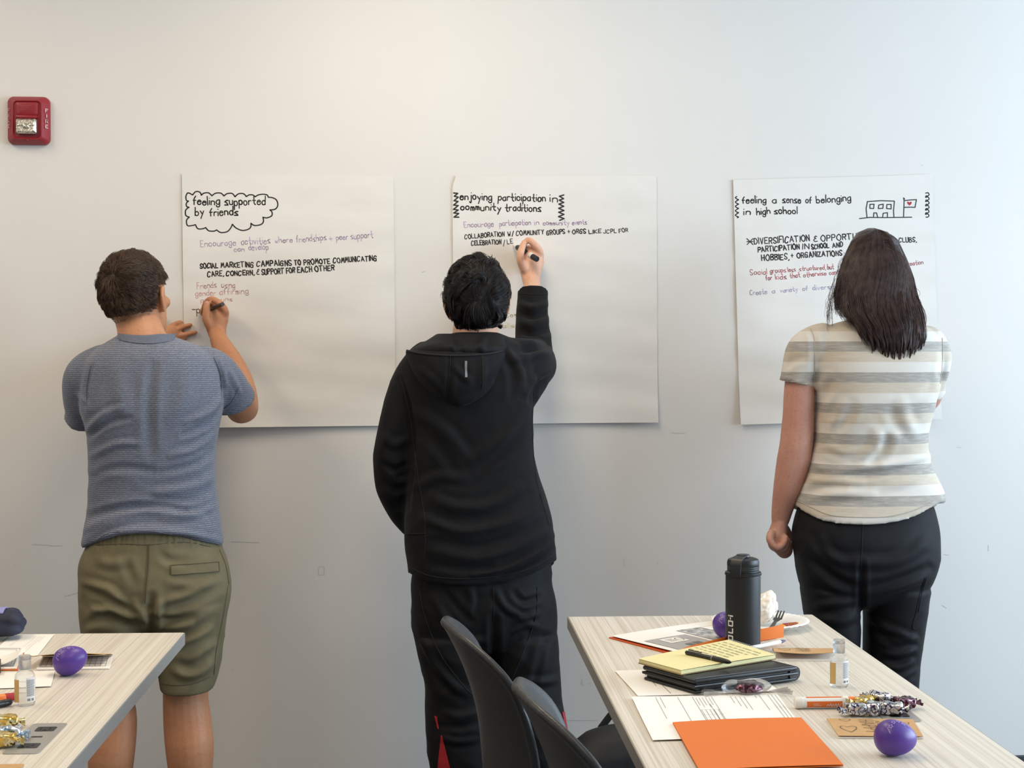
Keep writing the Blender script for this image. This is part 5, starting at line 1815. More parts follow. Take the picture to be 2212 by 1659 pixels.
        dep = yr - depth * np.sqrt(np.clip(1 - np.minimum(np.abs(sp), .99) ** 2, .0, 1)) * (0.97 + .07 * lay) - .004 * clump * np.sin(q[j] * 5 + s * 9)
        # place on the head's own mid plane, then bring back to the strand's depth
        t = (yr - CAM.y)
        D = np.stack([(px - FW / 2) / FPX, -(y - FH / 2) / FPX, -np.ones(n)], 1) @ np.array(ROT).T
        W = np.array(CAM) + D * (t / D[:, 1])[:, None]
        W[:, 1] = dep
        Pth[:, j] = W
    up = np.zeros_like(Pth)
    up[:, :, 1] = -1
    up[:, :, 0] = s[:, None] * .8
    strands(h, Pth, .00095 * np.interp(q, [0, .1, .7, 1], [.6, 1, .9, .25]), up)
    # separate wavy locks hanging below the mass
    for i in range(64):
        s0 = r.uniform(-.72, 1.02)
        y0, y1 = r.uniform(590, 660), np.interp(s0, [-.72, -.3, .3, .8, 1.02], [735, 772, 776, 770, 738]) + r.normal() * 8
        amp, fr_, p0 = r.uniform(2, 8), r.uniform(4, 9), r.uniform(0, 6)
        m_ = 46
        off = r.normal(size=(m_, 2)) * np.array([3.2, .006])
        tk = np.linspace(0, 1, 16)
        L = np.zeros((m_, 16, 3))
        for j, q_ in enumerate(tk):
            y = y0 + (y1 - y0) * q_
            a_, c_, bb = np.interp(y, yy, xl), np.interp(y, yy, xr), np.interp(y, yy, bk)
            taper = 1 - .93 * q_ ** 1.4
            px = (a_ + c_) / 2 + s0 * (c_ - a_) / 2 + off[:, 0] * taper + amp * q_ ** 1.3 * math.sin(fr_ * q_ + p0)
            yr = yref(y)
            dep = yr - (yr - (-.375 - bb)) * math.sqrt(max(0, 1 - min(abs(s0), .99) ** 2)) + .014 * max(0, 1 - q_ * 2.5) - .006 * min(1, q_ * 2) + off[:, 1] * taper * .5 - .004 * math.cos(fr_ * q_ + p0)
            for k in range(m_):
                w_ = P(px[k], y, yr)
                L[k, j] = (w_.x, dep[k], w_.z)
        up2 = np.zeros_like(L)
        up2[:, :, 1] = -1
        up2[:, :, 0] = s0 * .8
        strands(h, L, .0009 * np.interp(tk, [0, .3, .7, 1], [.15, 1, .8, .15]), up2)
    # fine flyaway strands along both edges
    for i in range(90):
        sd = r.random() < .5
        y0 = r.uniform(540, 660)
        x0 = (np.interp(y0, yy, xl) if sd else np.interp(y0, yy, xr)) + r.normal() * 2
        dx = (-1 if sd else 1) * r.uniform(-2, 16)
        L = r.uniform(30, 80)
        yb = -.375 - r.uniform(.0, .10)
        w0 = r.uniform(0, 6)
        h.tube([P(x0 + dx * math.sin(kx / 9 * 2.4) + 3 * math.sin(kx * .8 + w0) * kx / 9, y0 + L * kx / 9, yb - .04 * kx / 9) for kx in range(10)], [.00045] * 9 + [.0002], 4, round_ends=False)
    obj('hair', h, 'hair_long', root, sharp=180)
# ------------------------------------------------------------------ things on the tables
TZ = 0.7405


def flat_map(tl, tr, bl):
    """2-D coordinates (metres from the top-left corner, v downwards negative) on a lying sheet"""
    ex = (tr - tl).normalized()
    ey = (tl - bl).normalized()
    n = ex.cross(ey).normalized()
    if n.z < 0:
        n = -n
    return lambda x, y, lift=0.0: tl + ex * x + ey * y + n * lift


def lying_sheet(name, corners, z, label, cat, m='sheet', thick=.0006, wav=.0012, group=None, seed=0):
    """corners px tl tr br bl"""
    c = [T(*p, z) for p in corners]
    ctr = sum(c, Vector()) / 4
    root = empty(name, (ctr.x, ctr.y, z), label, cat, group)

    def fn(u, v):
        p = (c[0] * (1 - u) + c[1] * u) * (1 - v) + (c[3] * (1 - u) + c[2] * u) * v
        return p + Vector((0, 0, .0006 + wav * (.5 + .5 * math.sin(u * 4 + v * 3 + seed)) * (1.5 if u + v < .25 or u + v > 1.75 else .6)))
    obj('paper', MB().grid(fn, 16, 16, (0, 0, thick)), m, root, sharp=30)

    def mp(x, y, lift=.0):
        u, v = x, y
        q = Vector(fn(u, v))
        return (q.x, q.y, q.z + thick + .0007)
    root['_w'] = 1
    return root, mp, (c[1] - c[0]).length, (c[3] - c[0]).length


def print_lines(root, mp, rows, w, ink='gray_ink', name='printed_text'):
    """rows: (u0,u1,v) lines of print in sheet coordinates, or (u0,v0,u1,v1)"""
    mb = MB()
    for r in rows:
        u0, v0, u1, v1 = r if len(r) == 4 else (r[0], r[2], r[1], r[2])
        n = 8
        for i in range(n):
            a, b = i / n, (i + 1) / n
            p = [(u0 + (u1 - u0) * a, v0 + (v1 - v0) * a), (u0 + (u1 - u0) * b, v0 + (v1 - v0) * b)]
            du, dv = u1 - u0, v1 - v0
            k = math.hypot(du, dv)
            nx, ny = -dv / k * w / 2, du / k * w / 2
            o = len(mb.v)
            mb.v.extend([tuple(mp(p[0][0] - nx, p[0][1] - ny)), tuple(mp(p[1][0] - nx, p[1][1] - ny)), tuple(mp(p[1][0] + nx, p[1][1] + ny)), tuple(mp(p[0][0] + nx, p[0][1] + ny))])
            mb.f.append((o, o + 1, o + 2, o + 3))
    return obj(name, mb, ink, root, smooth=False)


def block(mb, mp, u0, v0, u1, v1, n=6):
    for i in range(n):
        for j in range(n):
            q = [(u0 + (u1 - u0) * (i + a) / n, v0 + (v1 - v0) * (j + b) / n) for a, b in ((0, 0), (1, 0), (1, 1), (0, 1))]
            o = len(mb.v)
            mb.v.extend([tuple(mp(*p)) for p in q])
            mb.f.append((o, o + 1, o + 2, o + 3))


def scribble(mb, A, B, h, w, mp):
    """unreadable small writing"""
    A, B = np.array(A, float), np.array(B, float)
    L = np.hypot(*(B - A))
    ex = (B - A) / L
    ey = np.array([-ex[1], ex[0]])
    n = max(3, int(L / h * 2.2))
    pts = [A + ex * (L * i / n) + ey * (h * (.5 if i % 2 else -.5) * random.uniform(.5, 1.3)) for i in range(n + 1)]
    stroke(mb, catmull(np.array(pts), 3), w, mp)


# ---- purple eggs
def build_eggs():
    root = local_empty('plastic_egg', 'purple plastic egg printed with pale stars at front of right table', 'egg', 'purple plastic eggs')
    prof = []
    L = .068
    for i in range(25):
        t = math.pi * i / 24
        x = -math.cos(t) * L / 2
        r = .0285 * math.sin(t) ** .92 * (1 - .16 * (-math.cos(t)))
        prof.append((max(r, .0002), x))
    body = MB()
    body.loft([[Vector((z, r * math.cos(a), r * math.sin(a))) for a in np.linspace(0, 2 * math.pi, 48, endpoint=False)] for r, z in prof])
    me = body.mesh('shell')
    bv = bvh_of(me)
    shell = obj('shell', me, 'egg', root, sharp=180)
    pr = MB()

    def mp(x, y):
        th = y / .027
        o = Vector((x, 0, 0))
        d = Vector((0, -math.sin(th), math.cos(th)))
        h = bv.ray_cast(o + d * .1, -d)
        return h[0] + d * .0006 if h[0] is not None else o
    for cx, cy in ((-.010, .010), (-.001, .006), (.007, .010), (-.016, .018)):
        star = []
        for k in range(11):
            r = .0042 if k % 2 == 0 else .0017
            a = k * math.pi / 5 + .3
            star.append((cx + r * math.cos(a), cy + r * math.sin(a)))
        stroke(pr, star, .0011, mp)
    stroke(pr, [(-.021, .020), (-.018, .030)], .0013, mp)
    stroke(pr, [(.013, .008), (.016, .014)], .0011, mp)
    obj('star_print', pr, 'egg_print', shell, smooth=False)
    sp = [((1936, 1634), 'purple plastic egg printed with pale stars at front of right table', .12, 178), ((151, 1460), 'purple plastic egg standing before the open card on left table', -.35, 8), ((1573, 1386), 'purple plastic egg half hidden behind black bottle on right table', -.3, 5)]
    for i, (p, lab, tilt, rz) in enumerate(sp):
        e = root if i == 0 else copy_tree(root)
        g = T(p[0], p[1], .74)
        e.location = (g.x, g.y + .004, .74 + .0272 + (.0015, .0035, .0115)[i])
        e.rotation_euler = (0, tilt, math.radians(rz))
        e['label'] = lab
    root.rotation_euler = (0, .10, math.radians(0))


# ---- sanitizer bottles
def build_sanitizers():
    root = local_empty('sanitizer_bottle', 'small clear sanitizer bottle standing beside orange glue stick', 'bottle', 'clear sanitizer bottles')
    sx = (1.0, .72)
    body = MB().lathe([(.0, .0), (.0155, 0), (.0178, .0025), (.0182, .006), (.0182, .050), (.0172, .057), (.0135, .063), (.0088, .066), (.0085, .069), (.0, .069)], seg=40, scale=sx)
    obj('bottle_body', body, 'clear', root)
    cap = MB().lathe([(.0, .0665), (.0108, .0665), (.0112, .068), (.0112, .082), (.0108, .0832), (.0106, .0842), (.0112, .0850), (.0110, .0905), (.0100, .0918), (0, .0918)], seg=32)
    cp = obj('flip_cap', cap, 'clear_cap', root)
    obj('cap_hinge', MB().box((0, .0112, .083), (.006, .002, .006), bevel=.0006), 'clear_cap', cp)

    def wrap(mb, a0, a1, z0, z1, off=.0004, n=12):
        mb.grid(lambda u, v: ((.0182 + off) * math.cos(a0 + (a1 - a0) * u), (.0182 * .72 + off) * math.sin(a0 + (a1 - a0) * u), z0 + (z1 - z0) * v), n, 6)
        return mb
    d = math.radians
    lab = obj('back_label', wrap(MB(), d(-84), d(-18), .008, .052), 'label_sheer', root)
    obj('side_label_reflection', wrap(MB(), d(186), d(236), .008, .049), 'label_reflection_tan', root)  # tan side label; on the left table's bottle it paints an orange reflection
    tx = MB()
    random.seed(3)
    for i in range(17):
        z = .048 - i * .0018
        wrap(tx, d(-80), d(random.uniform(-34, -24)), z - .0004, z + .0003, .0008, 6)
    for a in range(-76, -34, 6):
        if a != -58:
            wrap(tx, d(a), d(a + 3.5), .010, .0145, .0008, 2)
    obj('label_text', tx, 'gray_ink', lab, smooth=False)
    for i, (p, l, rz) in enumerate([((1816, 1487), None, 4), ((51, 1527), 'small clear sanitizer bottle on left table beside purple egg', 12)]):
        e = root if i == 0 else copy_tree(root)
        g = T(*p, .74)
        e.location = (g.x, g.y + .012, .7402)
        e.rotation_euler.z = math.radians(rz)
        if l:
            e['label'] = l


# ---- black insulated bottle
def build_bottle():
    g = T(1613, 1408, .74)
    c = Vector((g.x, g.y + .035, .74))
    root = empty('water_bottle', c, 'matte black insulated water bottle with flip lid on right table', 'bottle')
    body = MB().lathe([(0, 0), (.035, 0), (.0375, .003), (.0378, .007), (.0378, .157), (.0372, .1605), (.034, .163), (0, .163)], c, 64)
    me = body.mesh('m')
    bv = bvh_of(me)
    bo = obj('bottle_body', body, 'bottle_black', root)
    lid = MB().lathe([(0, .162), (.0350, .162), (.0388, .1645), (.0388, .1675), (.0345, .1695), (.0340, .172), (.0348, .174), (.0340, .176), (.0348, .178), (.0340, .180), (.0348, .182), (.0345, .190), (.0325, .195), (.024, .1985), (0, .1995)], c, 56)
    li = obj('lid', lid, 'lid_black', root)
    st = MB()
    an = math.radians(-128)
    d = Vector((math.cos(an), math.sin(an), 0))
    t = Vector((-d.y, d.x, 0))
    path = [(.0400, .160), (.0405, .168), (.0392, .182), (.0375, .190), (.031, .1985), (.018, .2030), (.004, .2035)]
    path = catmull(np.array(path), 4)
    for s0, s1 in zip(path, path[1:]):
        q = []
    L = [[c + d * r + Vector((0, 0, z)) + t * s for s in (-.012, .012)] for r, z in path]
    I = [[c + d * (r - .004) + Vector((0, 0, z - .0022)) + t * s for s in (-.012, .012)] for r, z in path]
    st.loft([[a[0], a[1], b[1], b[0]] for a, b in zip(L, I)])
    obj('carry_strap', st, 'lid_black', li, sharp=30)
    obj('spout_cap', MB().lathe([(0, .1990), (.0135, .1990), (.0148, .200), (.0148, .2035), (.0135, .2052), (0, .2056)], c, 36), 'lid_black', li)
    obj('seal_ring', MB().lathe([(.0365, .1605), (.0396, .1615), (.0398, .1638), (.037, .1652), (.0365, .1605)], c, 56, cap=False), 'lid_black', li)
    # white lettering running up the side
    tx = MB()

    def mp(x, y):
        # x runs up the bottle, y to the left round it
        a = math.radians(-148) - y / .0378
        return (c.x + .0382 * math.cos(a), c.y + .0382 * math.sin(a), c.z + x)
    # letters seen: O L O - i, thick square strokes
    def rect(x0, x1, y0, y1):
        stroke(tx, [(x0, y0), (x1, y0), (x1, y1), (x0, y1), (x0, y0)], .0028, mp)
    def sub(pts):
        out = []
        for a, b in zip(pts, pts[1:]):
            for k in range(4):
                out.append((a[0] + (b[0] - a[0]) * k / 4, a[1] + (b[1] - a[1]) * k / 4))
        return out + [pts[-1]]
    h0, h1 = -.006, .006
    for x0, kind in ((.022, 'O'), (.039, 'L'), (.054, 'O'), (.0685, '-'), (.0755, 'i')):
        if kind == 'O':
            stroke(tx, sub([(x0, h0), (x0 + .010, h0), (x0 + .010, h1), (x0, h1), (x0, h0)]), .0030, mp)
        elif kind == 'L':
            stroke(tx, sub([(x0, h1), (x0, h0), (x0 + .009, h0)]), .0030, mp)
        elif kind == '-':
            stroke(tx, [(x0, 0), (x0 + .003, 0)], .0030, mp)
        else:
            stroke(tx, sub([(x0, h0), (x0, h1 - .004)]), .0030, mp)
            stroke(tx, [(x0, h1), (x0, h1 + .0002)], .0034, mp)
    obj('lettering', tx, 'white_print', bo, smooth=False)


# ---- foam plate with napkin, fork and wrappers
def build_plate():
    c = T(1642, 1343, .753)
    c.z = .7402
    root = empty('foam_plate', c, 'white fluted foam plate at the far end of right table', 'plate')
    n = 120
    rings = []
    prof = [(.0, .003), (.055, .003), (.066, .0035), (.074, .007), (.083, .0125), (.094, .0165), (.106, .0185), (.1115, .019), (.1135, .0178), (.112, .0162), (.094, .0140), (.083, .0098), (.074, .0040), (.066, .0), (.055, .0), (.0, .0)]
    for r, z in prof:
        ring = []
        for k in range(n):
            a = 2 * math.pi * k / n
            fl = .0007 * math.sin(a * 40) if r > .078 and z > .009 else 0
            rr = max(r, .0003) + (.0003 * math.sin(a * 40) if r > .105 else 0)
            ring.append(c + Vector((rr * math.cos(a), rr * math.sin(a), z + fl)))
        rings.append(ring)
    obj('dish', MB().loft(rings), 'foam', root, sharp=60)
    # crumpled napkin
    q = T(1650, 1330, .78)
    me = MB().ellipsoid((0, 0, 0), (.030, .030, .036), seg=110, rings=80).mesh('n')
    V, N = get_vn(me)
    r1 = np.abs(vnoise(V, 60, 61, 1)) + .5 * np.abs(vnoise(V, 150, 62, 2)) + .22 * np.abs(vnoise(V, 330, 63, 1))
    V2 = V + N * (r1[:, None] * .015 - .006)
    V2[:, 2] += .012 * np.sin(V[:, 0] * 40) * (V[:, 2] > 0)
    set_v(me, V2)
    npk = empty('crumpled_napkin', (c.x + .010, c.y + .012, c.z + .004), 'crumpled white paper napkin on foam plate behind black bottle', 'napkin')
    z0 = V2[:, 2].min()
    set_v(me, V2 + np.array([c.x + .010, c.y + .012, c.z + .0055 - z0]))
    obj('tissue', me, 'napkin', npk, sharp=180)
    # fork
    f0 = c + Vector((.020, -.040, .008))
    f1 = c + Vector((.056, .030, .030))
    fk = empty('plastic_fork', f0, 'black plastic fork lying on foam plate', 'fork')
    d = (f1 - f0).normalized()
    sd = d.cross(Vector((0, 0, 1))).normalized()
    up = sd.cross(d)
    hm = MB()
    def bar(mb, p, q, w0, w1, t=.0018):
        mb.loft([[x + sd * w + up * h for w, h in ((-ww, -t), (ww, -t), (ww, t), (-ww, t))] for x, ww in ((p, w0), (q, w1))])
    bar(hm, f0 - d * .035 + Vector((0, 0, .006)), f0 + d * .030, .005, .0035)
    bar(hm, f0 + d * .030, f0 + d * .046, .0035, .011)
    obj('handle', hm, 'fork', fk, smooth=False)
    for k in range(4):
        tm = MB()
        o = sd * ((k - 1.5) * .0066)
        bar(tm, f0 + d * .044 + o, f0 + d * .078 + o * 1.05 + up * .004, .0021, .0012, .0011)
        obj('tine', tm, 'fork', fk, smooth=False)
    # small red and yellow packet, brown wrapper
    def packet(name, label, pos, size, rz, m1, m2):
        r = empty(name, pos, label, 'wrapper')
        R = Matrix.Rotation(rz, 3, 'Z') @ Matrix.Rotation(.15, 3, 'X')
        bm = MB().box((0, 0, 0), (size[0], size[1], .006), bevel=.0028, seg=3)
        bm.v = [tuple(R @ Vector(v) + Vector(pos)) for v in bm.v]
        me = bm.mesh('w')
        obj('packet', bm, m1, r)
        e = MB()
        for s in (-1, 1):
            e.grid(lambda u, v: tuple(R @ Vector((s * (size[0] / 2 + .005 * v), (u - .5) * size[1] * 1.05, .0016 * math.sin(u * 22))) + Vector(pos)), 20, 3, (0, 0, .0006))
        obj('crimped_end', e, m2, r)
        if m1 == 'wrapper_red':
            L = MB()
            mp = lambda x, y: tuple(R @ Vector((x, y, .0035)) + Vector(pos))
            scribble(L, (-.013, -.002), (.013, -.002), .006, .0014, mp)
            obj('wrapper_print', L, 'wrapper_yellow', r, smooth=False)
    packet('snack_wrapper', 'flat red and yellow snack wrapper on foam plate', tuple(c + Vector((.062, -.050, .0130))), (.040, .022), .35, 'wrapper_red', 'wrapper_yellow')
    packet('chocolate_wrapper', 'dark brown chocolate wrapper on foam plate beside the napkin', tuple(c + Vector((.018, -.066, .0085))), (.050, .014), .85, 'chocolate', 'wrapper_yellow')


# ---- padfolio, yellow notepad, pen
def slab(c, z0, z1, bevel, name, m, root, n=3):
    bm = bmesh.new()
    vs = [bm.verts.new((p.x, p.y, z)) for z in (z0, z1) for p in c]
    bm.faces.new(vs[3::-1])
    bm.faces.new(vs[4:])
    for i in range(4):
        j = (i + 1) % 4
        bm.faces.new((vs[i], vs[j], vs[4 + j], vs[4 + i]))
    bmesh.ops.recalc_face_normals(bm, faces=bm.faces[:])
    if bevel:
        bmesh.ops.bevel(bm, geom=bm.edges[:], offset=bevel, segments=n, affect='EDGES', profile=.5)
    mb = MB()
    bm.verts.index_update()
    mb.add([v.co for v in bm.verts], [[v.index for v in f.verts] for f in bm.faces])
    bm.free()
    return obj(name, mb, m, root)


def build_notes():
    z1 = .771
    L, B, R = T(1387, 1437, z1), T(1500, 1468, z1), T(1724, 1439, z1)
    F = L + R - B
    c = [L, B, R, F]
    ctr = (L + R) / 2
    root = empty('padfolio', (ctr.x, ctr.y, .74), 'black leather zip padfolio lying under yellow notepad', 'folder')
    slab(c, z1 - .009, z1, .0040, 'front_cover', 'leather', root)
    sh = [p + (ctr - p) * .02 for p in c]
    slab(sh, .7425, .7485, .0028, 'back_cover', 'leather', root)
    inn = [p + (ctr - p) * .06 for p in c]
    slab([Vector((p.x, p.y, 0)) for p in inn], .7475, .7635, .001, 'inside_pages', 'lid_black', root)
    # rounded spine on the right end
    sp = MB()
    for a, b in ((R, F),):
        sp.tube([Vector((p.x, p.y, .7565)) + (ctr - p).normalized() * .006 for p in (a, b)], .0142, 24, round_ends=False)
    obj('spine', sp, 'leather', root)
    zp = MB()
    q = [Vector((p.x, p.y, .757)) + (ctr - p) * .015 for p in (F, L, B, R)]
    zp.tube(q, .0028, 8)
    obj('zip', zp, 'marker_black', root)
    ss = MB()
    q = [Vector((p.x, p.y, z1 + .0002)) + (ctr - p) * .05 for p in (L, B, R, F, L)]
    ss.tube(q, .0007, 6)
    obj('stitching', ss, 'gray_ink', root)
    # notepad
    za, zb = z1 + .0008, z1 + .0095
    L, B, R, Fq = T(1379, 1424, zb), T(1471, 1449, zb), T(1676, 1415, zb), T(1574, 1383, zb)
    cc = [L, B, R, Fq]
    ctr = sum(cc, Vector()) / 4
    pad = empty('notepad', (ctr.x, ctr.y, za), 'yellow spiral notepad with handwriting lying on black padfolio', 'notepad')
    slab(cc, za, za + .002, 0, 'cardboard_back', 'pad_back', pad)
    slab([p + (ctr - p) * .01 for p in cc], za + .002, zb, 0, 'page_block', 'yellow_pad', pad)
    # top page, slightly lifted
    ex, ey = (B - L), (R - B)   # short side, long side towards the spiral

    def pg(u, v):
        return L + ex * u + (Fq - L + (R - B - (Fq - L)) * u) * v + Vector((0, 0, .0009 + .0016 * math.sin(v * 3.0) * math.sin(u * 2.2 + .4)))
    obj('top_page', MB().grid(pg, 14, 14, (0, 0, .0004)), 'yellow_pad', pad, sharp=30)
    mp = lambda x, y: tuple(pg(x, y) + Vector((0, 0, .0012)))
    tx = MB()
    random.seed(8)
    for i in range(7):
        v = .90 - i * .064
        u = .07
        while u < .82:
            wl = random.uniform(.06, .19)
            if u + wl > .95:
                break
            A, Bq = np.array((u, v)), np.array((u + wl, v))
            hm = MB()
            # ruled across the short side, top towards the spiral
            scribble(hm, (u, v), (u + wl, v), .020, .0045, mp)
            tx.add(hm.v, hm.f)
            u += wl + .035
    obj('handwriting', tx, 'gray_ink', pad, smooth=False)
    wr = MB()
    n = 26
    for i in range(n):
        u = (i + .5) / n
        base = Fq + (R - Fq) * u
        out = (R - B).normalized()
        ring = [base + out * (.001 + .0042 * math.cos(a)) + Vector((0, 0, -.0032 + .0066 * math.sin(a))) for a in np.linspace(0, 2 * math.pi, 11)]
        wr.tube(ring, .0006, 5, round_ends=False)
    obj('spiral_binding', wr, 'wire', pad)
    # pen on the pad
    a, b = T(1481, 1409, zb + .007), T(1579, 1431, zb + .006)
    d = (b - a).normalized()
    Ln = (b - a).length
    pen = empty('ballpoint_pen', a, 'black retractable pen lying across yellow notepad', 'pen')
    obj('barrel', MB().tube([a + d * .004, a + d * Ln * .60], [.0043, .0047], 18), 'marker_black', pen)
    obj('grip', MB().tube([a + d * Ln * .61, a + d * Ln * .72, a + d * Ln * .93, a + d * Ln], [.0050, .0054, .0042, .0014], 18, dense=3), 'lid_black', pen)
    obj('ring', MB().tube([a + d * Ln * .598, a + d * Ln * .612], [.0051, .0051], 18, round_ends=False), 'panel', pen)
    cl = MB().box((0, 0, 0), (.0018, .036, .0022), bevel=.0006)
    rot = d.to_track_quat('Y', 'Z').to_matrix()
    cl.v = [tuple(rot @ Vector(v) + a + d * .026 + Vector((0, 0, .0062))) for v in cl.v]
    obj('clip', cl, 'marker_black', pen)
    tx = MB()
    sd = d.cross(Vector((0, 0, 1))).normalized()
    mpp = lambda x, y: tuple(a + d * x + sd * (-y) + Vector((0, 0, .0050)) - sd * .002)
    for x in (.034, .058):
        scribble(tx, (x, 0), (x + .012, 0), .0024, .0006, mpp)
    obj('barrel_print', tx, 'white_print', pen, smooth=False)


# ---- papers, folders, cards
def build_papers():
    random.seed(21)
    # two landscape hand-outs on the right table
    r, mp, w, h = lying_sheet('printed_sheet', [(1328, 1451), (1622, 1444), (1683, 1495), (1378, 1505)], TZ, 'printed white sheet lying under black padfolio', 'paper')
    print_lines(r, mp, [(.19, .05, .19, .66), (.23, .05, .24, .95), (.40, .55, .40, .92)], .0035)
    r, mp, w, h = lying_sheet('printed_sheet', [(1364, 1508), (1679, 1501), (1745, 1588), (1410, 1600)], TZ + .0015, 'printed form sheet partly covered by front orange folder', 'paper', seed=2)
    rows = [(.16, .03, .16, .55), (.19, .03, .19, .30), (.31, .03, .31, .80), (.41, .03, .41, .66), (.50, .22, .50, .78), (.54, .03, .54, .70), (.67, .03, .67, .22), (.70, .05, .70, .30), (.73, .05, .73, .36), (.76, .06, .76, .40), (.84, .03, .84, .10), (.87, .02, .87, .42), (.93, .02, .93, .74), (.955, .02, .955, .76), (.98, .02, .98, .74)]
    for k in range(5):
        rows.append((.43 + k * .022, .06, .43 + k * .022, .25 + .05 * (k % 2)))
        rows.append((.42 + k * .028, .36, .42 + k * .028, .74))
    print_lines(r, mp, rows, .003)
    print_lines(r, mp, [(.41, .36, .56, .36), (.41, .48, .57, .48), (.41, .60, .57, .60), (.42, .74, .57, .74)], .0022, 'gray_ink', 'form_grid')
    # closed orange folder in front
    c = [T(*p, TZ + .004) for p in ((1453, 1562), (1731, 1554), (1826, 1659), (1507, 1659))]
    dl, dr = (c[3] - c[0]).normalized(), (c[2] - c[1]).normalized()
    c[3], c[2] = c[0] + dl * .30, c[1] + dr * .30
    ctr = sum(c, Vector()) / 4
    root = empty('pocket_folder', (ctr.x, ctr.y, TZ + .004), 'closed plain orange pocket folder at the front of right table', 'folder')
    cc = [c[0], c[3], c[2], c[1]]
    slab(cc, TZ + .0035, TZ + .0045, 0, 'back_cover', 'orange', root)

    def fc(u, v):
        p = (c[0] * (1 - u) + c[1] * u) * (1 - v) + (c[3] * (1 - u) + c[2] * u) * v
        return p + Vector((0, 0, .0012 + .0030 * math.sin(u * 2.6) * (1 - v * .6)))
    obj('front_cover', MB().grid(fc, 16, 16, (0, 0, .0006)), 'orange', root, sharp=30)
    # open orange folder with printed booklet at the far end
    z = TZ
    a, b, d = T(1321, 1373, z + .006), T(1534, 1341, z + .006), T(1461, 1409, z + .006)
    e = b + d - a
    ctr = (a + e) / 2
    root = empty('pocket_folder', (ctr.x, ctr.y, z), 'open orange pocket folder holding printed pages, behind yellow notepad', 'folder')
    q = [a + (a - e).normalized() * .006 + Vector((0, 0, -.004)), b + (b - d).normalized() * .004 + Vector((0, 0, -.004)), e + Vector((0, 0, -.004)), d + (d - b).normalized() * .01 + Vector((0, 0, -.004))]
    slab([q[0], q[3], q[2], q[1]], z, z + .0022, 0, 'back_cover', 'orange_dark', root)
    P2 = MB()

    def pg(u, v):
        return a + (b - a) * u + (d - a) * v + Vector((0, 0, -.001 + .0015 * math.sin(u * 3 + v)))
    pages = obj('printed_page', P2.grid(pg, 12, 12, (0, 0, .0006)), 'sheet', root, sharp=30)
    mpp = lambda x, y: tuple(pg(x, y) + Vector((0, 0, .0014)))
    mpq = lambda x, y: tuple(pg(x, y) + Vector((0, 0, .0020)))
    mb = MB()
    block(mb, mpp, .06, .42, .46, .97)
    obj('grey_panel', mb, 'print_gray', pages, smooth=False)
    mb = MB()
    block(mb, mpq, .16, .48, .34, .68)
    obj('logo_box', mb, 'sheet', pages, smooth=False)
    lg = MB()
    mpr = lambda x, y: tuple(pg(x, y) + Vector((0, 0, .0026)))
    stroke(lg, [(.30 + .03 * math.cos(t), .58 + .06 * math.sin(t)) for t in np.linspace(0, 6.28, 16)], .006, mpr)
    for k in range(3):
        stroke(lg, [(.19, .54 + k * .04), (.25, .54 + k * .04)], .008, mpr)
    block(lg, mpq, .22, .78, .28, .90, 2)
    block(lg, mpq, .30, .76, .37, .92, 2)
    obj('page_print', lg, 'gray_ink', pages, smooth=False)
    mb = MB()
    block(mb, mpp, .50, .22, .90, .80, 14)
    obj('page_photo', mb, 'print_photo', pages, smooth=False)
    mb = MB()
    block(mb, mpq, .74, .24, .90, .40)
    obj('caption_box', mb, 'sheet', pages, smooth=False)
    # lifted pocket along the near edge
    s0, s1 = T(1463, 1408, z + .006), T(1693, 1377, z + .004)
    n = Vector((0, 0, 1))
    out = (d - a).normalized()

    def pk(u, v):
        hgt = (.004 + .018 * math.sin(min(1, u * 1.15 + .1) * 1.7)) * v + (.008 * u * v)
        return s0 + (s1 - s0) * u + n * hgt + out * (.012 * v * math.sin(u * 3.1)) + (s1 - s0).normalized() * (.02 * v * (1 - u))
    obj('pocket', MB().grid(pk, 24, 8, (0, .0008, 0)), 'orange', root, sharp=40)
    # white pen tucked at the folder's edge
    p0, p1 = T(1640, 1396, z + .009), T(1692, 1385, z + .009)
    p0 = p0 - (p1 - p0) * 1.1
    dv = (p1 - p0).normalized()
    pn = empty('ballpoint_pen', p1, 'white pen with navy tip lying beside the black water bottle', 'pen')
    obj('barrel', MB().tube([p0, p1 - dv * .012], [.0046, .0046], 16), 'white_plastic', pn)
    obj('tip', MB().tube([p1 - dv * .011, p1 + dv * .006], [.0046, .0016], 14), 'navy', pn)
    # kraft cards
    def card(name, label, base, lift, hinge_left, printed, z=TZ):
        """base = px tl tr br bl of the inside page; cover lifted by lift metres along the near edge"""
        c = [T(*p, z) for p in base]
        ctr = sum(c, Vector()) / 4
        r = empty(name, (ctr.x, ctr.y, z), label, 'card', 'kraft note cards')
        slab([c[0], c[3], c[2], c[1]], z, z + .0022, 0, 'inside_page', 'sheet', r)

        def cv(u, v):
            p = (c[0] * (1 - u) + c[1] * u) * (1 - v) + (c[3] * (1 - u) + c[2] * u) * v
            return p + Vector((0, 0, .0030 + lift * math.sin(v * 1.45) * (1 - .25 * math.sin(u * 3.1))))
        co = obj('cover', MB().grid(cv, 16, 16, (0, 0, .0008)), 'kraft', r, sharp=40)
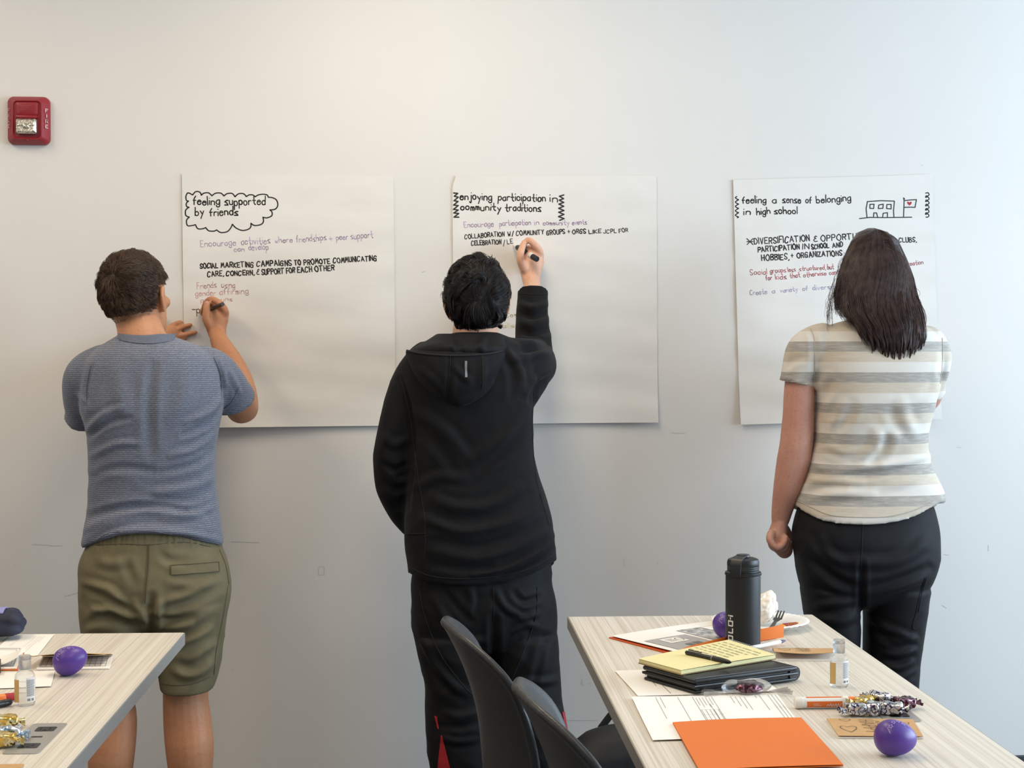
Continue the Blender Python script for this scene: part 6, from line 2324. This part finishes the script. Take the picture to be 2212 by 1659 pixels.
        if printed:
            mp = lambda x, y: tuple(Vector(cv(x, y)) + Vector((0, 0, .0018)))
            pr = MB()
            heart = lambda cx, cy, s, a: [(cx + s * (.80 * math.sin(t) ** 3), cy - s * a * (.65 * math.cos(t) - .25 * math.cos(2 * t) - .1 * math.cos(3 * t))) for t in np.linspace(0.4, 5.9, 22)]
            stroke(pr, heart(.18, .62, .12, 2.1), .010, mp)
            stroke(pr, heart(.20, .12, .08, 1.2), .008, mp)
            stroke(pr, heart(.86, .30, .08, 1.6), .008, mp)
            up = MB()
            mt = lambda x, y: mp(.36 + y * .55, .10 + x * 1.5)
            handwriting(up, 'HAPPY', (0, 0), (.42, 0), .16, .010, lambda x, y: mp(.36 - (-y) * 1.0, .10 + x * 1.7), rnd=.03)
            pr.add(up.v, up.f)
            up = MB()
            scribble(up, (0, 0), (.40, 0), .07, .008, lambda x, y: mp(.56 + y, .14 + x * 1.7))
            pr.add(up.v, up.f)
            obj('cover_print', pr, 'kraft_print', co, smooth=False)
        return r, c
    card('note_card', 'kraft note card reading HAPPY beneath the front purple egg', [(1785, 1556), (1972, 1558), (1994, 1596), (1811, 1595)], .001, True, True)
    r, c = card('note_card', 'kraft note card propped ajar behind sanitizer bottle on right table', [(1668, 1403), (1800, 1404), (1810, 1428), (1672, 1427)], .0155, True, True)
    # left table: open card with ruled inside page
    c = [T(*p, TZ) for p in ((92, 1421), (244, 1418), (236, 1446), (78, 1448))]
    ctr = sum(c, Vector()) / 4
    r = empty('note_card', (ctr.x, ctr.y, TZ), 'open card with ruled inside page behind purple egg on left table', 'card', 'kraft note cards')
    ip = slab([c[0], c[3], c[2], c[1]], TZ, TZ + .0026, 0, 'inside_page', 'sheet', r)
    gm = MB()
    mp = lambda x, y: tuple((c[0] * (1 - x) + c[1] * x) * (1 - y) + (c[3] * (1 - x) + c[2] * x) * y + Vector((0, 0, .0034)))
    for k in range(13):
        stroke(gm, [(.04 + k * .075, .05), (.04 + k * .075, .85)], .006, mp)
    for k in range(5):
        stroke(gm, [(.04, .05 + k * .2), (.94, .05 + k * .2)], .012, mp)
    obj('ruled_grid', gm, 'gray_ink', ip, smooth=False)

    def cv(u, v):
        p = c[0] * (1 - u) + c[1] * u
        return p + Vector((0, -.112 * v, .003 + .024 * v ** .8 * (.80 + .3 * math.sin(u * 2.4 + .3))))
    obj('cover', MB().grid(cv, 18, 10, (0, 0, .0009)), 'kraft', r, sharp=40)
    # left table: papers
    r, mp, w, h = lying_sheet('printed_sheet', [(28, 1371), (117, 1372), (80, 1418), (-25, 1416)], TZ, 'printed sheet next to the navy pouch on left table', 'paper', seed=4)
    print_lines(r, mp, [(.62, .10, .55, .80), (.70, .10, .63, .85), (.76, .10, .69, .85), (.82, .10, .78, .40), (.30, .15, .24, .6)], .0035)
    # orange-backed packet of pages
    cq = [T(*p, TZ + .003) for p in ((-40, 1398), (54, 1398), (36, 1444), (-60, 1446))]
    ctr = sum(cq, Vector()) / 4
    r = empty('pocket_folder', (ctr.x, ctr.y, TZ), 'orange folder under framed white pages at left edge of left table', 'folder')
    slab([cq[0] + Vector((0, .004, 0)), cq[3] + Vector((0, -.004, 0)), cq[2] + Vector((.004, -.006, 0)), cq[1] + Vector((.003, 0, 0))], TZ, TZ + .0016, 0, 'back_cover', 'orange', r)
    sp = slab([cq[0], cq[3], cq[2], cq[1]], TZ + .0018, TZ + .0034, 0, 'page', 'sheet', r)
    mp2 = lambda x, y: tuple((cq[0] * (1 - x) + cq[1] * x) * (1 - y) + (cq[3] * (1 - x) + cq[2] * x) * y + Vector((0, 0, .0014)))
    gm = MB()
    stroke(gm, [(.1, .08), (.90, .08), (.90, .90), (.1, .90)], .012, mp2)
    stroke(gm, [(.15, .14), (.84, .14), (.84, .84), (.15, .84)], .008, mp2)
    obj('page_frame', gm, 'gray_ink', sp, smooth=False)
    # curled white slip
    a = T(-20, 1437, TZ + .004)
    r = empty('paper_slip', (a.x, a.y, TZ + .0035), 'curled white paper slip on the framed pages', 'paper')
    b0, b1 = T(-22, 1440, TZ + .0045), T(-8, 1418, TZ + .0045)
    obj('paper', MB().grid(lambda u, v: b0 + (b1 - b0) * v + Vector((.055 * u, -.004 * u, .018 * u * u)), 14, 6, (0, 0, .0006)), 'sheet', r, sharp=30)
    # blank sheet under the bottle
    lying_sheet('blank_sheet', [(-40, 1456), (119, 1450), (110, 1484), (-55, 1490)], TZ + .0005, 'blank white sheet behind sanitizer bottle on left table', 'paper', wav=.0006)
    # kraft card at the bottom edge
    lying_sheet('note_card', [(-30, 1654), (52, 1652), (40, 1672), (-45, 1675)], TZ, 'plain kraft card at the near corner of left table', 'card', 'kraft', .001, .0004, 'kraft note cards')
    # dark brown cover at the frame's edge
    q = [T(*p, TZ + .004) for p in ((-60, 1432), (2, 1436), (9, 1440), (-55, 1462))]
    q[2] = T(2, 1456, TZ + .004)
    ctr = sum(q, Vector()) / 4
    r = empty('notebook', (ctr.x, ctr.y, TZ), 'dark brown notebook at the far left of left table', 'book')
    q = [Vector((p.x, p.y, 0)) for p in q]
    slab([q[0], q[3], q[2], q[1]], TZ + .0055, TZ + .0165, .001, 'cover', 'chocolate', r)


# ---- glue stick, markers, candies, pouch
def build_small():
    a, b = T(1717, 1518, .751), T(1868, 1516, .751)
    d = (b - a).normalized()
    L = (b - a).length
    r = .0108
    g = empty('glue_stick', (a.x, a.y, .74), 'orange and white glue stick lying beside wrapped candies', 'glue stick')
    obj('tube', MB().tube([a + d * .014, a + d * L * .735], [r * .93, r * .93], 24, round_ends=False), 'white_plastic', g)
    obj('base_knob', MB().tube([a, a + d * .003, a + d * .013, a + d * .014], [r * .86, r, r, r * .9], 24, round_ends=False), 'white_plastic', g)
    obj('cap', MB().tube([a + d * L * .75, a + d * L * .76, a + d * L], [r * .98, r * .92, r * .84], 24, round_ends=False), 'orange_plastic', g)
    obj('collar', MB().tube([a + d * L * .68, a + d * L * .752], [r * 1.02, r * 1.02], 24, round_ends=False), 'white_plastic', g)
    lb = MB()
    sd = d.cross(Vector((0, 0, 1))).normalized()
    def wrapf(x, t, k=.945):
        return a + d * x + (sd * math.cos(t) + Vector((0, 0, 1)) * math.sin(t)) * r * k
    lb.grid(lambda u, v: wrapf(.020 + (L * .66 - .020) * u, -0.75 + 1.15 * v), 16, 10)
    lb.grid(lambda u, v: wrapf(.020 + (L * .66 - .020) * u, 1.15 + .6 * v), 16, 6)
    lab = obj('label', lb, 'orange_label', g)
    tx = MB()
    mp = lambda x, y: tuple(wrapf(.020 + x, -.40 + y / r, .965))
    scribble(tx, (.036, .001), (.062, .001), .0052, .0009, mp)
    stroke(tx, [(.012, .0005), (.026, .0005)], .0007, mp)
    stroke(tx, [(.012, .0035), (.022, .0035)], .0007, mp)
    obj('label_text', tx, 'white_print', lab, smooth=False)

    # wrapped sweets
    def candy(seed, m, name='bar'):
        body = MB().box((0, 0, .0105), (.034, .024, .020), bevel=.005, seg=4)
        me0 = body
        bm = remesh(me0, .0016, 1)
        V, N = get_vn(bm)
        set_v(bm, V + N * ((np.abs(vnoise(V, 230, seed, 1)) * .0045 - .0020) + vnoise(V, 520, seed + 1, 1) * .0007)[:, None])
        fans = []
        for s in (-1, 1):
            f = MB()
            f.grid(lambda u, v: (s * (.015 + .012 * v), (u - .5) * (.010 + .022 * v), .010 + .0050 * math.sin(u * 19 + seed) * v + .003 * v * math.sin(seed)), 22, 5, (0, 0, .0004))
            fans.append(f)
        return bm, fans
    spots = [((1849, 1544), 'silver foil candy at the left front of candy pile on right table', 'foil_silver', .1, 0), ((1888, 1543), 'silver and black foil candy in the middle of candy pile', 'foil_silver', 1.0, 0), ((1926, 1543), 'silver foil candy with dark label at right front of candy pile', 'foil_silver', -.5, 0),
             ((1866, 1529), 'gold foil candy at the back left of candy pile', 'foil_gold', .5, 0), ((1899, 1525), 'silver foil candy at the back of candy pile', 'foil_silver', -.9, .0), ((1952, 1531), 'plum coloured foil candy at the right end of candy pile', 'foil_plum', .3, 0),
             ((14, 1571), 'gold foil candy farthest back on left table', 'foil_gold', .25, 0), ((22, 1597), 'silver and blue foil candy next to left power panel', 'foil_blue', .1, 0), ((10, 1612), 'gold foil candy nearest the left frame edge', 'foil_gold', .2, 0)]
    for i, (p, lab, m, rz, dz) in enumerate(spots):
        gq = T(*p, .742)
        grp = 'foil wrapped candies on right table' if i < 6 else 'foil wrapped candies on left table'
        bm, fans = candy(100 + i * 7, m)
        r = local_empty('wrapped_candy', lab, 'candy', grp)
        obj('candy_body', bm, m, r, sharp=35)
        for f in fans:
            obj('twisted_end', f, m, r, sharp=20)
        r.scale = (1.12, 1.12, 1.12)
        r.location = (gq.x, gq.y, .7412 + dz)
        r.rotation_euler = (0, 0, rz)
        if i == 4:
            r.location.z += .003
    # cellophane-wrapped sweet on the sheets
    c = T(1612, 1499, .743)
    r = empty('cellophane_candy', (c.x, c.y, .7425), 'dark candy in clear cellophane in front of black padfolio', 'candy')
    ca = MB().ellipsoid((0, 0, 0), (.026, .013, .009), seg=48, rings=28).mesh('m')
    V, N = get_vn(ca)
    V = V + N * (vnoise(V, 240, 77, 2) * .0022)[:, None] + np.array([c.x + .005, c.y, .7535])
    set_v(ca, V)
    obj('candy_body', ca, 'foil_plum', r, sharp=40)
    wrp = MB().ellipsoid((0, 0, 0), (.048, .024, .015), seg=60, rings=30).mesh('m')
    V, N = get_vn(wrp)
    V = V + N * (vnoise(V, 120, 78, 3) * .0035)[:, None]
    V[:, 2] = np.maximum(V[:, 2], -.0135)
    V += np.array([c.x, c.y, .7565])
    set_v(wrp, V)
    obj('wrapper', wrp, 'cellophane', r, sharp=20)
    for s in (-1, 1):
        f = MB().grid(lambda u, v: (c.x + s * (.044 + .040 * v), c.y + (u - .5) * (.012 + .036 * v), .7475 + .005 * math.sin(u * 17 + s) * v), 20, 6, (0, 0, .0003))
        obj('wrapper_end', f, 'cellophane', r, sharp=20)
    # markers at the left edge of the left table
    a, b = T(-40, 1515, .748), T(31, 1504, .748)
    d = (b - a).normalized()
    g = empty('highlighter', (a.x, a.y, .74), 'orange highlighter behind sanitizer bottle on left table', 'marker')
    obj('barrel', MB().tube([a, b - d * .018], [.0075, .0075], 18), 'orange_plastic', g)
    obj('cap', MB().tube([b - d * .017, b], [.0078, .0068], 18), 'heart_red', g)
    a, b = T(-45, 1530, .747), T(20, 1517, .747)
    d = (b - a).normalized()
    g = empty('marker_pen', (a.x, a.y, .74), 'black marker in front of orange highlighter on left table', 'marker')
    obj('barrel', MB().tube([a, b - d * .012], [.0066, .0066], 18), 'marker_black', g)
    obj('cap', MB().tube([b - d * .011, b], [.0069, .006], 18), 'marker_black', g)
    # rolled navy pouch with a pale striped strap
    c = T(-18, 1386, .742)
    r = empty('fabric_pouch', (c.x, c.y, .74), 'rolled navy fabric pouch with striped strap at left table edge', 'bag')
    pm = MB().box((c.x - .03, c.y + .045, .774), (.18, .085, .064), bevel=.028, seg=5)
    me = remesh(pm, .004, 4)
    V, N = get_vn(me)
    set_v(me, V + N * ((np.abs(vnoise(V * np.array([.35, 1.2, 2.4]), 55, 91, 2)) * .011 - .004))[:, None])
    V, N = get_vn(me)
    V[:, 2] += .7412 - V[:, 2].min()
    set_v(me, V)
    bv = bvh_of(me)
    obj('pouch_body', me, 'navy_cloth', r, sharp=180)
    for k, (x, m) in enumerate(((-.045, 'stripe_blue'), (-.022, 'navy_cloth'), (.0, 'stripe_white'), (.022, 'stripe_blue'))):
        path = []
        for t in np.linspace(.75, 2.1, 16):
            o = Vector((c.x - .012 + x, c.y + .045, .775))
            dd = Vector((0, -math.cos(t), math.sin(t)))
            h = bv.ray_cast(o + dd * .2, -dd)
            if h[0] is not None:
                path.append(h[0] + dd * .0018)
        if len(path) > 4:
            sm = MB()
            sm.loft([[p + Vector((w, 0, 0)) + n for w, n in ((-.011, Vector((0, 0, -.001))), (.011, Vector((0, 0, -.001))), (.011, Vector((0, 0, .0015))), (-.011, Vector((0, 0, .0015))))] for p in path])
            obj('strap_band', sm, m, r, sharp=30)


# ------------------------------------------------------------------ build everything
STRIPE_PHASE = -P(1800, 715, -.55).z / 0.0862 % 1.0
setup_materials()
build_room()
build_sheets()
build_alarm()
build_man_left()
build_man_middle()
build_woman()
build_tables()
place_chairs()
build_bag()
build_eggs()
build_sanitizers()
build_bottle()
build_plate()
build_notes()
build_papers()
build_small()
for o in bpy.data.objects:
    for k in ('_local', '_w'):
        if k in o:
            del o[k]
